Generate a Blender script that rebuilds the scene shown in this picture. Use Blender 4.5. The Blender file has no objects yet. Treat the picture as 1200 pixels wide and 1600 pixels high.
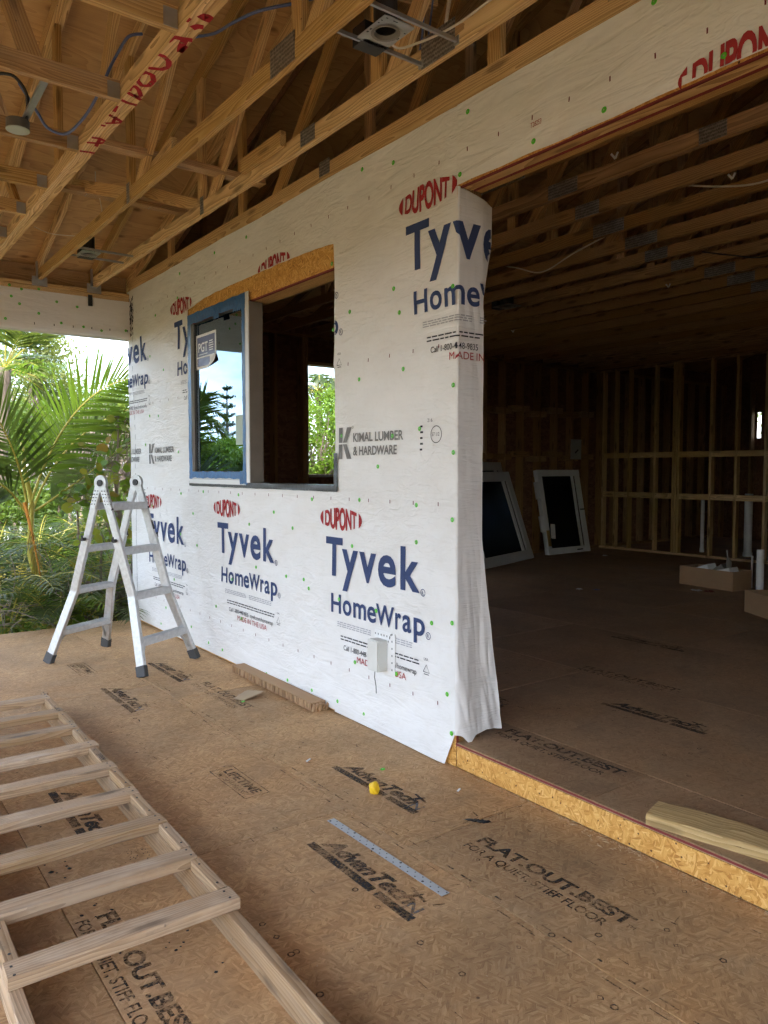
import bpy, bmesh, math, random
from mathutils import Vector, Matrix, noise
random.seed(7)
R = math.radians
scn = bpy.context.scene
col = scn.collection

# ------------------------------------------------------------------ camera, sky, sun, exposure
CAM = Vector((-2.551, 0.0, 1.5))
F_PX, CX, CY = 1195.0, 600.0, 800.0            # focal length and centre in pixels of a 1200 x 1600 picture
YAW = math.atan2(888.0, math.hypot(F_PX, 66.0))
PITCH = math.atan2(66.0, F_PX)
cam_d = bpy.data.cameras.new('camera')
cam = bpy.data.objects.new('camera', cam_d)
col.objects.link(cam)
cam.location = CAM
cam.rotation_euler = (math.pi / 2 - PITCH, 0, -YAW)
cam_d.sensor_fit = 'VERTICAL'
cam_d.sensor_height = 36.0
cam_d.lens = F_PX / 1600.0 * 36.0
cam_d.clip_start = 0.05
cam_d.clip_end = 2000
scn.camera = cam

SUN_EL, SUN_AZ = R(52), R(222)                 # azimuth clockwise from +Y
world = bpy.data.worlds.new('World')
scn.world = world
world.use_nodes = True
wn, wl = world.node_tree.nodes, world.node_tree.links
wn.clear()
w_out = wn.new('ShaderNodeOutputWorld')
w_bg = wn.new('ShaderNodeBackground')
w_sky = wn.new('ShaderNodeTexSky')
w_sky.sky_type = 'NISHITA'
w_sky.sun_disc = False
w_sky.sun_elevation = SUN_EL
w_sky.sun_rotation = SUN_AZ
w_sky.air_density = 1.0
w_sky.dust_density = 2.0
w_sky.ozone_density = 1.0
w_bg.inputs['Strength'].default_value = 0.15
# broken white cloud over the whole sky
w_tc = wn.new('ShaderNodeTexCoord')
w_no = wn.new('ShaderNodeTexNoise')
w_no.inputs['Scale'].default_value = 2.6
w_no.inputs['Detail'].default_value = 6
w_no.inputs['Roughness'].default_value = 0.58
w_map = wn.new('ShaderNodeMapping')
w_map.inputs['Scale'].default_value = (1, 1, 2.6)
w_rmp = wn.new('ShaderNodeValToRGB')
w_rmp.color_ramp.elements[0].position = 0.43
w_rmp.color_ramp.elements[1].position = 0.70
w_mix = wn.new('ShaderNodeMixRGB')
w_mix.inputs['Color2'].default_value = (9.0, 9.9, 11.4, 1)
wl.new(w_tc.outputs['Generated'], w_map.inputs['Vector'])
wl.new(w_map.outputs['Vector'], w_no.inputs['Vector'])
wl.new(w_no.outputs['Fac'], w_rmp.inputs['Fac'])
wl.new(w_rmp.outputs['Color'], w_mix.inputs['Fac'])
wl.new(w_sky.outputs['Color'], w_mix.inputs['Color1'])
wl.new(w_mix.outputs['Color'], w_bg.inputs['Color'])
wl.new(w_bg.outputs['Background'], w_out.inputs['Surface'])

sun_d = bpy.data.lights.new('sun', 'SUN')
sun_d.energy = 2.0
sun_d.angle = R(3.0)
sun_d.color = (1.0, 0.95, 0.88)
sun = bpy.data.objects.new('sun', sun_d)
col.objects.link(sun)
sun.rotation_euler = (math.pi / 2 - SUN_EL, 0, -SUN_AZ + math.pi)
sun.location = (-20, -20, 30)

vs = scn.view_settings
vs.view_transform = 'Standard'
vs.look = 'None'
vs.exposure = 2.3
vs.gamma = 1.0
vs.use_curve_mapping = False
scn.cycles.use_denoising = True
scn.cycles.max_bounces = 6
scn.cycles.diffuse_bounces = 4
scn.cycles.glossy_bounces = 3
scn.cycles.transmission_bounces = 3
scn.cycles.use_adaptive_sampling = True
scn.cycles.adaptive_threshold = 0.05
scn.cycles.adaptive_min_samples = 16
scn.cycles.transparent_max_bounces = 8
scn.cycles.caustics_reflective = False
scn.cycles.caustics_refractive = False
scn.cycles.sample_clamp_indirect = 8.0

# ------------------------------------------------------------------ pixel -> point on a real plane
_fw = Vector((math.sin(YAW) * math.cos(PITCH), math.cos(YAW) * math.cos(PITCH), -math.sin(PITCH)))
_rt = Vector((math.cos(YAW), -math.sin(YAW), 0))
_up = _rt.cross(_fw)
def _ray(px, py): return _fw + _rt * ((px - CX) / F_PX) - _up * ((py - CY) / F_PX)
def on_z(px, py, z=0.0):
    d = _ray(px, py); return CAM + d * ((z - CAM.z) / d.z)
def on_x(px, py, x=0.0):
    d = _ray(px, py); return CAM + d * ((x - CAM.x) / d.x)
def on_y(px, py, y):
    d = _ray(px, py); return CAM + d * ((y - CAM.y) / d.y)

# ------------------------------------------------------------------ object helpers
WM = {}
def place(ob, parent=None, M=None):
    M = M or Matrix.Identity(4)
    col.objects.link(ob)
    ob.matrix_basis = M
    if parent is not None:
        ob.parent = parent
        ob.matrix_parent_inverse = WM[parent.name].inverted()
    WM[ob.name] = M
    return ob
def tag(o, label=None, cat=None, group=None, kind=None):
    if label: o['label'] = label
    if cat: o['category'] = cat
    if group: o['group'] = group
    if kind: o['kind'] = kind
    return o
def thing(name, loc, label, cat, group=None):
    o = bpy.data.objects.new(name, None)
    o.empty_display_size = 0.1
    place(o, None, Matrix.Translation(Vector(loc)))
    return tag(o, label, cat, group, 'thing')
def struct(name, loc=(0, 0, 0)):
    o = bpy.data.objects.new(name, None)
    place(o, None, Matrix.Translation(Vector(loc)))
    o['kind'] = 'structure'
    return o

class MB:
    """collects verts and faces in world space"""
    def __init__(s): s.v, s.f, s.m = [], [], []
    def add(s, vs, fs, mi=0):
        b = len(s.v)
        s.v += [tuple(v) for v in vs]
        s.f += [tuple(b + i for i in f) for f in fs]
        s.m += [mi] * len(fs)
    def box(s, lo, hi, mi=0):
        x0, y0, z0 = lo; x1, y1, z1 = hi
        s.add([(x0, y0, z0), (x1, y0, z0), (x1, y1, z0), (x0, y1, z0), (x0, y0, z1), (x1, y0, z1), (x1, y1, z1), (x0, y1, z1)],
              [(0, 3, 2, 1), (4, 5, 6, 7), (0, 1, 5, 4), (1, 2, 6, 5), (2, 3, 7, 6), (3, 0, 4, 7)], mi)
    def bar(s, p0, p1, w, h, up=(0, 0, 1), ch=0.0, mi=0):
        p0, p1 = Vector(p0), Vector(p1)
        x = (p1 - p0).normalized(); upv = Vector(up)
        if abs(x.dot(upv.normalized())) > 0.99: upv = Vector((0, 1, 0)) if abs(x.y) < 0.9 else Vector((1, 0, 0))
        y = upv.cross(x).normalized(); z = x.cross(y)
        a, b, c = w / 2, h / 2, ch
        if c > 0: prof = [(-a + c, -b), (a - c, -b), (a, -b + c), (a, b - c), (a - c, b), (-a + c, b), (-a, b - c), (-a, -b + c)]
        else: prof = [(-a, -b), (a, -b), (a, b), (-a, b)]
        n = len(prof)
        vs = [p + y * u + z * v for p in (p0, p1) for u, v in prof]
        fs = [(i, (i + 1) % n, n + (i + 1) % n, n + i) for i in range(n)]
        fs = [tuple(reversed(f)) for f in fs]
        fs += [tuple(range(n)), tuple(range(2 * n - 1, n - 1, -1))]
        s.add(vs, fs, mi)
    def tube(s, pts, rad, n=8, mi=0, caps=True):
        pts = [Vector(p) for p in pts]
        rads = rad if isinstance(rad, (list, tuple)) else [rad] * len(pts)
        b = len(s.v); prev = None
        for i, p in enumerate(pts):
            t = (pts[min(i + 1, len(pts) - 1)] - pts[max(i - 1, 0)]).normalized()
            if prev is None:
                a = Vector((0, 0, 1)) if abs(t.z) < 0.9 else Vector((1, 0, 0))
                u = t.cross(a).normalized()
            else:
                u = (prev - t * prev.dot(t)).normalized()
            prev = u; v = t.cross(u)
            for k in range(n):
                an = 2 * math.pi * k / n
                s.v.append(tuple(p + (u * math.cos(an) + v * math.sin(an)) * rads[i]))
        for i in range(len(pts) - 1):
            for k in range(n):
                s.f.append((b + i * n + k, b + i * n + (k + 1) % n, b + (i + 1) * n + (k + 1) % n, b + (i + 1) * n + k)); s.m.append(mi)
        if caps:
            s.f.append(tuple(b + k for k in reversed(range(n)))); s.m.append(mi)
            e = b + (len(pts) - 1) * n
            s.f.append(tuple(e + k for k in range(n))); s.m.append(mi)
    def grid(s, P, nu, nv, mi=0, flip=False):
        b = len(s.v)
        for j in range(nv + 1):
            for i in range(nu + 1):
                s.v.append(tuple(P(i / nu, j / nv)))
        for j in range(nv):
            for i in range(nu):
                a = b + j * (nu + 1) + i
                f = (a, a + 1, a + nu + 2, a + nu + 1)
                s.f.append(tuple(reversed(f)) if flip else f); s.m.append(mi)
    def build(s, name, mats, parent=None, smooth=False, origin=None):
        me = bpy.data.meshes.new(name)
        o = Vector(origin) if origin is not None else Vector((0, 0, 0))
        if origin is None and s.v:
            n = len(s.v)
            o = Vector((sum(v[0] for v in s.v) / n, sum(v[1] for v in s.v) / n, sum(v[2] for v in s.v) / n))
        me.from_pydata([(v[0] - o.x, v[1] - o.y, v[2] - o.z) for v in s.v], [], s.f)
        if not isinstance(mats, (list, tuple)): mats = [mats]
        for m in mats: me.materials.append(m)
        if len(mats) > 1: me.polygons.foreach_set('material_index', s.m)
        if smooth: me.polygons.foreach_set('use_smooth', [True] * len(me.polygons))
        me.update()
        return place(bpy.data.objects.new(name, me), parent, Matrix.Translation(o))

_bcache = {}
def board(name, p0, p1, w, h, mat, parent, up=(0, 0, 1), ch=0.0025):
    """sawn board; local X runs along the grain. w across, h along 'up'. Alike boards share one mesh."""
    p0, p1 = Vector(p0), Vector(p1)
    d = p1 - p0; L = d.length; x = d.normalized(); upv = Vector(up)
    if abs(x.dot(upv.normalized())) > 0.99: upv = Vector((0, 1, 0)) if abs(x.y) < 0.9 else Vector((1, 0, 0))
    y = upv.cross(x).normalized(); z = x.cross(y)
    key = (round(L, 3), round(w, 4), round(h, 4), mat.name, ch)
    me = _bcache.get(key)
    if me is None:
        b = MB(); b.bar((-L / 2, 0, 0), (L / 2, 0, 0), w, h, (0, 0, 1), ch)
        me = bpy.data.meshes.new(name); me.from_pydata(b.v, [], b.f); me.materials.append(mat); me.update()
        _bcache[key] = me
    M = Matrix((( x.x, y.x, z.x, 0), (x.y, y.y, z.y, 0), (x.z, y.z, z.z, 0), (0, 0, 0, 1)))
    M.translation = (p0 + p1) / 2
    return place(bpy.data.objects.new(name, me), parent, M)

# ------------------------------------------------------------------ material helpers
class NT:
    def __init__(s, name):
        s.mat = bpy.data.materials.new(name); s.mat.use_nodes = True
        s.n, s.l = s.mat.node_tree.nodes, s.mat.node_tree.links
        s.n.clear()
        s.out = s.n.new('ShaderNodeOutputMaterial')
    def node(s, t, ins=None, **kw):
        nd = s.n.new('ShaderNode' + t)
        for k, v in kw.items(): setattr(nd, k, v)
        for k, v in (ins or {}).items(): s.put(nd.inputs[k], v)
        return nd
    def put(s, sock, v):
        if isinstance(v, bpy.types.NodeSocket): s.l.new(v, sock)
        elif isinstance(v, (tuple, list)) and sock.type == 'RGBA' and len(v) == 3: sock.default_value = (*v, 1)
        else: sock.default_value = v
    def math(s, op, a, b=0.0, c=0.0, clamp=False):
        nd = s.n.new('ShaderNodeMath'); nd.operation = op; nd.use_clamp = clamp
        for i, v in enumerate((a, b, c)): s.put(nd.inputs[i], v)
        return nd.outputs[0]
    def vmath(s, op, a, b):
        nd = s.n.new('ShaderNodeVectorMath'); nd.operation = op
        s.put(nd.inputs[0], a); s.put(nd.inputs[1], b)
        return nd.outputs[0]
    def ramp(s, fac, stops, interp='LINEAR'):
        nd = s.n.new('ShaderNodeValToRGB'); s.l.new(fac, nd.inputs['Fac'])
        cr = nd.color_ramp; cr.interpolation = interp
        while len(cr.elements) < len(stops): cr.elements.new(0.5)
        for e, (p, c) in zip(cr.elements, stops):
            e.position = p; e.color = (*c, 1) if len(c) == 3 else c
        return nd.outputs['Color']
    def mix(s, fac, a, b, blend='MIX'):
        nd = s.n.new('ShaderNodeMixRGB'); nd.blend_type = blend
        s.put(nd.inputs['Fac'], fac); s.put(nd.inputs['Color1'], a); s.put(nd.inputs['Color2'], b)
        return nd.outputs['Color']
    def noise(s, vec, scale, detail=3, rough=0.5, dist=0.0):
        nd = s.node('TexNoise', {'Scale': scale, 'Detail': detail, 'Roughness': rough, 'Distortion': dist})
        if vec is not None: s.l.new(vec, nd.inputs['Vector'])
        return nd
    def mapping(s, vec, scale=(1, 1, 1), rot=(0, 0, 0), loc=(0, 0, 0)):
        nd = s.node('Mapping', {'Scale': scale, 'Rotation': rot, 'Location': loc}); s.l.new(vec, nd.inputs['Vector'])
        return nd.outputs['Vector']
    def bump(s, h, strength=0.3, dist=0.01):
        nd = s.node('Bump', {'Strength': strength, 'Distance': dist}); s.l.new(h, nd.inputs['Height'])
        return nd.outputs['Normal']
    def bsdf(s, color, rough=0.6, metal=0.0, normal=None, spec=0.5, **kw):
        p = s.n.new('ShaderNodeBsdfPrincipled')
        s.put(p.inputs['Base Color'], color); s.put(p.inputs['Roughness'], rough); s.put(p.inputs['Metallic'], metal)
        s.put(p.inputs['Specular IOR Level'], spec)
        if normal is not None: s.l.new(normal, p.inputs['Normal'])
        for k, v in kw.items(): s.put(p.inputs[k], v)
        return p.outputs[0]
    def done(s, sh):
        s.l.new(sh, s.out.inputs['Surface']); return s.mat

def plain(name, c, rough=0.5, metal=0.0, var=0.12, nscale=8.0, bump=0.0, spec=0.5):
    t = NT(name); tc = t.node('TexCoord').outputs['Object']
    n = t.noise(tc, nscale, 4, 0.6).outputs['Fac']
    f = t.math('MULTIPLY_ADD', n, 2 * var, 1 - var)
    hs = t.node('HueSaturation', {'Color': (*c, 1), 'Value': f})
    r = t.math('MULTIPLY_ADD', n, 0.25, rough - 0.12, clamp=True)
    nm = t.bump(n, bump, 0.004) if bump else None
    return t.done(t.bsdf(hs.outputs['Color'], r, metal, nm, spec))

def wood(name, light, mid, dark, weather=0.0, knots=0.6, wet=0.0):
    t = NT(name)
    tc = t.node('TexCoord').outputs['Object']
    rnd = t.node('ObjectInfo').outputs['Random']
    off = t.node('CombineXYZ', {'X': t.math('MULTIPLY', rnd, 37.0), 'Y': t.math('MULTIPLY_ADD', rnd, 0.22, -0.14), 'Z': t.math('MULTIPLY_ADD', rnd, -0.17, 0.13)}).outputs[0]
    v = t.vmath('ADD', tc, off)
    wob = t.noise(t.mapping(v, (1.1, 6, 6)), 1.0, 2, 0.5).outputs['Color']
    wv = t.vmath('ADD', t.mapping(v, (0.10, 1, 1)), t.vmath('MULTIPLY', t.vmath('SUBTRACT', wob, (0.5, 0.5, 0.5)), (0.0, 0.09, 0.09)))
    rings = t.node('TexWave', {'Scale': 30.0, 'Distortion': 1.2, 'Detail': 2.0, 'Detail Scale': 1.2}, wave_type='RINGS', rings_direction='X', wave_profile='SAW')
    t.l.new(wv, rings.inputs['Vector'])
    fine = t.noise(t.mapping(v, (4, 170, 170)), 1.0, 3, 0.6).outputs['Fac']
    blot = t.noise(t.mapping(v, (1.4, 5, 5)), 1.0, 4, 0.6).outputs['Fac']
    g = t.math('ADD', t.math('MULTIPLY', rings.outputs['Fac'], 0.55), t.math('MULTIPLY', fine, 0.55))
    c = t.ramp(g, [(0.18, light), (0.55, mid), (0.92, dark)])
    c = t.mix(t.math('MULTIPLY', t.math('SUBTRACT', blot, 0.45, clamp=True), 1.6, clamp=True), c, tuple(0.55 * a + 0.1 * b for a, b in zip(mid, dark)), 'MIX')
    # knots
    kv = t.node('TexVoronoi', {'Scale': 1.0}); t.l.new(t.mapping(v, (2.4, 11, 11)), kv.inputs['Vector'])
    kd = t.math('SUBTRACT', kv.outputs['Distance'], t.math('MULTIPLY', t.noise(v, 30, 2).outputs['Fac'], 0.08))
    kf = t.ramp(kd, [(0.08, (1, 1, 1)), (0.20, (0, 0, 0))])
    c = t.mix(t.math('MULTIPLY', kf, knots), c, tuple(0.35 * a for a in dark))
    # small dark nail holes and scuffs
    nv = t.node('TexVoronoi', {'Scale': 11.0}); t.l.new(v, nv.inputs['Vector'])
    nf = t.ramp(nv.outputs['Distance'], [(0.035, (1, 1, 1)), (0.055, (0, 0, 0))])
    c = t.mix(t.math('MULTIPLY', nf, 0.6), c, (0.03, 0.02, 0.015))
    if weather:
        wn_ = t.noise(t.mapping(v, (2.0, 16, 16)), 1.0, 5, 0.65).outputs['Fac']
        c = t.mix(t.math('MULTIPLY', t.ramp(wn_, [(0.35, (0, 0, 0)), (0.7, (1, 1, 1))]), weather), c, (0.36, 0.30, 0.24))
        sm = t.noise(t.mapping(v, (5, 9, 9)), 1.0, 6, 0.75, 0.8).outputs['Fac']
        c = t.mix(t.math('MULTIPLY', t.ramp(sm, [(0.55, (0, 0, 0)), (0.72, (1, 1, 1))]), weather * 1.6), c, (0.20, 0.145, 0.10))
        pl_ = t.noise(t.mapping(v, (3, 7, 7), (0, 0, 0), (9, 3, 1)), 1.0, 4, 0.6).outputs['Fac']
        c = t.mix(t.math('MULTIPLY', t.ramp(pl_, [(0.55, (0, 0, 0)), (0.8, (1, 1, 1))]), weather), c, (0.74, 0.62, 0.47))
    hs = t.node('HueSaturation', {'Color': c, 'Value': t.math('MULTIPLY_ADD', rnd, 0.34, 0.83), 'Saturation': t.math('MULTIPLY_ADD', rnd, -0.2, 1.08)})
    h = t.math('ADD', t.math('MULTIPLY', fine, 0.6), t.math('MULTIPLY', rings.outputs['Fac'], 0.4))
    return t.done(t.bsdf(hs.outputs['Color'], 0.72, 0, t.bump(h, 0.35, 0.002), 0.35))

def strand(name, cols, scale=1.0, dirt=0.0, dark_edge=0.0, contrast=1.0, grey=(0.2, 0.18, 0.16), rough=0.75, bump=0.25, axes='XY', specks=0.0, dust=0.0):
    """oriented strand board: flakes lying in many directions"""
    t = NT(name)
    tc = t.node('TexCoord').outputs['Object']
    rnd = t.node('ObjectInfo').outputs['Random']
    v = t.vmath('ADD', tc, t.node('CombineXYZ', {'X': t.math('MULTIPLY', rnd, 53), 'Y': t.math('MULTIPLY', rnd, 31), 'Z': 0.0}).outputs[0])
    if axes == 'YZ': v = t.mapping(v, (1, 1, 1), (0, R(90), 0))
    warp = t.vmath('MULTIPLY', t.vmath('SUBTRACT', t.noise(v, 9 * scale, 2).outputs['Color'], (0.5, 0.5, 0.5)), (0.010, 0.010, 0.0))
    vw = t.vmath('ADD', v, warp)
    layers = []
    for i, ang in enumerate((12, 75, 138)):
        rv = t.mapping(vw, (1, 1, 1), (0, 0, R(ang)), (i * 3.7, i * 1.3, 0))
        m = t.mapping(rv, (13 * scale, 62 * scale, 10))
        vo = t.node('TexVoronoi', {'Scale': 1.0, 'Randomness': 1.0}); t.l.new(m, vo.inputs['Vector'])
        gr = t.noise(t.mapping(rv, (10 * scale, 170 * scale, 10)), 1.0, 3, 0.65).outputs['Fac']
        sep = t.node('SeparateColor', {'Color': vo.outputs['Color']})
        layers.append((sep.outputs[0], sep.outputs[1], gr))
    pick = t.node('TexVoronoi', {'Scale': 22.0 * scale}); t.l.new(vw, pick.inputs['Vector'])
    ps = t.node('SeparateColor', {'Color': pick.outputs['Color']})
    a, b = t.math('GREATER_THAN', ps.outputs[0], 0.36), t.math('GREATER_THAN', ps.outputs[0], 0.68)
    def sel(k):
        m1 = t.math('ADD', t.math('MULTIPLY', layers[0][k], t.math('SUBTRACT', 1.0, a)), t.math('MULTIPLY', layers[1][k], t.math('SUBTRACT', a, b)))
        return t.math('ADD', m1, t.math('MULTIPLY', layers[2][k], b))
    tone = t.math('ADD', t.math('MULTIPLY', sel(0), 0.55 * contrast), t.math('MULTIPLY', sel(2), 0.45 + 0.55 * (1 - contrast)))
    spk = t.noise(v, 330, 2, 0.6).outputs['Fac']
    tone = t.math('ADD', tone, t.math('MULTIPLY_ADD', spk, 0.36, -0.18))
    n = len(cols) - 1
    c = t.ramp(tone, [(0.08 + 0.8 * i / n, cc) for i, cc in enumerate(cols)])
    if dust:
        du = t.noise(t.mapping(v, (1, 1, 1), (0, 0, 1.0), (5, 9, 0)), 2.6, 7, 0.68, 0.6).outputs['Fac']
        c = t.mix(t.math('MULTIPLY', t.ramp(du, [(0.5, (0, 0, 0)), (0.78, (1, 1, 1))]), dust), c, (0.50, 0.365, 0.225))
    if specks:
        sv = t.node('TexVoronoi', {'Scale': 30.0}); t.l.new(v, sv.inputs['Vector'])
        sf = t.math('SUBTRACT', sv.outputs['Distance'], t.math('MULTIPLY', t.noise(v, 60, 2).outputs['Fac'], 0.12))
        c = t.mix(t.math('MULTIPLY', t.ramp(sf, [(0.03, (1, 1, 1)), (0.09, (0, 0, 0))]), specks), c, (0.09, 0.035, 0.015))
    if dirt:
        d1 = t.noise(v, 1.7, 6, 0.62, 0.4).outputs['Fac']
        c = t.mix(t.math('MULTIPLY', t.ramp(d1, [(0.42, (0, 0, 0)), (0.75, (1, 1, 1))]), dirt), c, grey)
        d2 = t.noise(t.mapping(v, (1, 3.2, 1), (0, 0, 0.5)), 5.0, 6, 0.7).outputs['Fac']
        c = t.mix(t.math('MULTIPLY', t.ramp(d2, [(0.52, (0, 0, 0)), (0.8, (1, 1, 1))]), dirt * 0.8), c, tuple(x * 0.55 for x in grey))
        vs_ = t.node('TexVoronoi', {'Scale': 7.0}); t.l.new(v, vs_.inputs['Vector'])
        c = t.mix(t.math('MULTIPLY', t.ramp(vs_.outputs['Distance'], [(0.03, (1, 1, 1)), (0.05, (0, 0, 0))]), 0.7), c, (0.035, 0.025, 0.02))
    if dust:
        lv = t.noise(t.vmath('ADD', v, (3.3, 8.1, 0.0)), 0.75, 4, 0.55, 0.7).outputs['Fac']
        c = t.mix(1.0, c, t.ramp(lv, [(0.28, (0.74, 0.72, 0.70)), (0.5, (1, 1, 1)), (0.74, (1.0, 0.90, 0.78))]), 'MULTIPLY')
    hs = t.node('HueSaturation', {'Color': c, 'Value': t.math('MULTIPLY_ADD', rnd, 0.16, 0.94)})
    return t.done(t.bsdf(hs.outputs['Color'], rough, 0, t.bump(tone, bump, 0.0015), 0.3))

def ink(name, c, worn=0.0, scale=60.0):
    t = NT(name)
    sh = t.bsdf(c, 0.75, spec=0.2)
    if worn:
        pos = t.node('NewGeometry').outputs['Position']
        n = t.noise(pos, scale, 4, 0.7).outputs['Fac']
        n2 = t.noise(pos, 7, 3, 0.6).outputs['Fac']
        a = t.ramp(t.math('ADD', t.math('MULTIPLY', n, 0.6), t.math('MULTIPLY', n2, 0.4)), [(worn - 0.06, (1, 1, 1)), (worn + 0.08, (0.25, 0.25, 0.25))])
        mx = t.node('MixShader'); t.l.new(a, mx.inputs[0])
        t.l.new(t.node('BsdfTransparent').outputs[0], mx.inputs[1]); t.l.new(sh, mx.inputs[2])
        sh = mx.outputs[0]
    return t.done(sh)

def leaf_mat(name, cols, trans=0.45, rough=0.5):
    t = NT(name)
    g = t.node('NewGeometry')
    c = t.ramp(g.outputs['Random Per Island'], [(i / (len(cols) - 1), x) for i, x in enumerate(cols)])
    p = t.bsdf(c, rough, spec=0.35)
    tr = t.node('BsdfTranslucent'); t.l.new(t.mix(0.5, c, (0.32, 0.42, 0.04)), tr.inputs['Color'])
    mx = t.node('MixShader', {0: trans}); t.l.new(p, mx.inputs[1]); t.l.new(tr.outputs[0], mx.inputs[2])
    return t.done(mx.outputs[0])

# ---- the palette
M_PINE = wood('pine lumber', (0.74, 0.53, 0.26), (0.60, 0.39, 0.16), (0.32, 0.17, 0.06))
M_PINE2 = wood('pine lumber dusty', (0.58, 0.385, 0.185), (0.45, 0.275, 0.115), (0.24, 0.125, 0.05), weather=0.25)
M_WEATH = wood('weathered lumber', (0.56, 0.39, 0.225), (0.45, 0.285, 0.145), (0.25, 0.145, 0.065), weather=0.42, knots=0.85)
M_STUD_DIM = wood('dimmed stud lumber', (0.48, 0.29, 0.125), (0.35, 0.20, 0.08), (0.17, 0.09, 0.035))  # pine made darker: the dimness indoors is put into the colour
M_TREAT = wood('fresh tan lumber', (0.68, 0.50, 0.26), (0.56, 0.39, 0.18), (0.34, 0.22, 0.09), knots=0.5)
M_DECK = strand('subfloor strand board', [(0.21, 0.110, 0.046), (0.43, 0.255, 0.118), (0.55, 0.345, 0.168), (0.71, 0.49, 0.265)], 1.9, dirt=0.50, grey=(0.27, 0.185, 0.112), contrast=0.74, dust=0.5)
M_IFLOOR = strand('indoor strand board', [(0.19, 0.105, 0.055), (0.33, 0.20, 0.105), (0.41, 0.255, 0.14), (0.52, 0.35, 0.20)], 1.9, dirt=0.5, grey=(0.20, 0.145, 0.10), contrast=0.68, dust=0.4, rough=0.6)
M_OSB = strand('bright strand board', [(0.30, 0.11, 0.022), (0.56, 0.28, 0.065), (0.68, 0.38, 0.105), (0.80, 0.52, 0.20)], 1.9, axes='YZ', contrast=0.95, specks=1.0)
M_OSBW_DIM = strand('dimmed wall strand board', [(0.10, 0.042, 0.024), (0.16, 0.075, 0.04), (0.20, 0.10, 0.055), (0.27, 0.15, 0.085)], 0.8, axes='YZ')  # reddish board, with the room's shade worked into a darker colour
M_PLY = None
def plywood():
    t = NT('roof plywood')
    tc = t.node('TexCoord').outputs['Object']
    rnd = t.node('ObjectInfo').outputs['Random']
    v = t.vmath('ADD', tc, t.node('CombineXYZ', {'X': t.math('MULTIPLY', rnd, 19), 'Y': t.math('MULTIPLY', rnd, 47), 'Z': 0.0}).outputs[0])
    wob = t.noise(t.mapping(v, (0.9, 2.4, 1)), 1.0, 3, 0.5, 0.6).outputs['Fac']
    w = t.math('FRACT', t.math('MULTIPLY', wob, 11.0))
    fine = t.noise(t.mapping(v, (4, 110, 1)), 1.0, 3, 0.6).outputs['Fac']
    g = t.math('ADD', t.math('MULTIPLY', w, 0.35), t.math('MULTIPLY', fine, 0.7))
    c = t.ramp(g, [(0.2, (0.68, 0.46, 0.23)), (0.6, (0.56, 0.36, 0.17)), (0.95, (0.33, 0.185, 0.08))])
    kv = t.node('TexVoronoi', {'Scale': 1.0}); t.l.new(t.mapping(v, (3.0, 5.0, 0.1)), kv.inputs['Vector'])
    c = t.mix(t.math('MULTIPLY', t.ramp(kv.outputs['Distance'], [(0.05, (1, 1, 1)), (0.16, (0, 0, 0))]), 0.75), c, (0.13, 0.06, 0.025))
    b = t.noise(v, 1.3, 4, 0.6).outputs['Fac']
    c = t.mix(t.math('MULTIPLY', t.ramp(b, [(0.4, (0, 0, 0)), (0.8, (1, 1, 1))]), 0.5), c, (0.24, 0.13, 0.06))
    return t.done(t.bsdf(c, 0.75, 0, t.bump(fine, 0.2, 0.001), 0.3))
M_PLY = plywood()

def wrap_mat():
    t = NT('house wrap film')
    pos = t.node('NewGeometry').outputs['Position']
    big = t.noise(t.mapping(pos, (1, 1.4, 2.2), (R(25), 0, 0)), 2.2, 2, 0.45, 0.5).outputs['Fac']
    fold = t.noise(t.mapping(pos, (1, 1.2, 7.0), (R(-38), 0, 0)), 2.2, 3, 0.55, 0.9).outputs['Fac']
    weave = t.noise(t.mapping(pos, (60, 260, 60)), 1.0, 2, 0.5).outputs['Fac']
    ridge = t.math('SUBTRACT', 1.0, t.math('ABSOLUTE', t.math('MULTIPLY_ADD', fold, 5.0, -2.5)), clamp=True)
    fold2 = t.noise(t.mapping(pos, (1, 2.2, 5.0), (R(52), 0, 0), (3, 1, 7)), 3.1, 2, 0.5, 1.2).outputs['Fac']
    ridge2 = t.math('SUBTRACT', 1.0, t.math('ABSOLUTE', t.math('MULTIPLY_ADD', fold2, 9.0, -4.5)), clamp=True)
    fold3 = t.noise(t.mapping(pos, (1, 0.7, 6.0), (R(6), 0, 0), (1, 5, 2)), 2.0, 2, 0.5, 0.5).outputs['Fac']
    ridge3 = t.math('SUBTRACT', 1.0, t.math('ABSOLUTE', t.math('MULTIPLY_ADD', fold3, 7.0, -3.6)), clamp=True)
    patch_ = t.ramp(t.noise(pos, 1.1, 2).outputs['Fac'], [(0.42, (0, 0, 0)), (0.62, (1, 1, 1))])
    rs = t.math('MULTIPLY', t.math('ADD', t.math('MULTIPLY', ridge2, 0.10), t.math('MULTIPLY', ridge3, 0.08)), patch_)
    h = t.math('ADD', t.math('ADD', t.math('MULTIPLY', big, 1.0), t.math('ADD', t.math('MULTIPLY', ridge, 0.10), rs)), t.math('MULTIPLY', weave, 0.004))
    c = t.mix(t.ramp(big, [(0.3, (0, 0, 0)), (0.75, (1, 1, 1))]), (0.80, 0.80, 0.80), (0.75, 0.745, 0.735))
    dust = t.noise(pos, 24, 5, 0.7).outputs['Fac']
    c = t.mix(t.math('MULTIPLY', t.ramp(dust, [(0.5, (0, 0, 0)), (0.85, (1, 1, 1))]), 0.25), c, (0.60, 0.57, 0.53))
    return t.done(t.bsdf(c, 0.55, 0, t.bump(h, 0.55, 0.03), 0.35))
M_WRAP = wrap_mat()
M_BLUE = ink('blue print', (0.045, 0.068, 0.165))
M_RED = ink('red print', (0.36, 0.035, 0.04))
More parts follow.
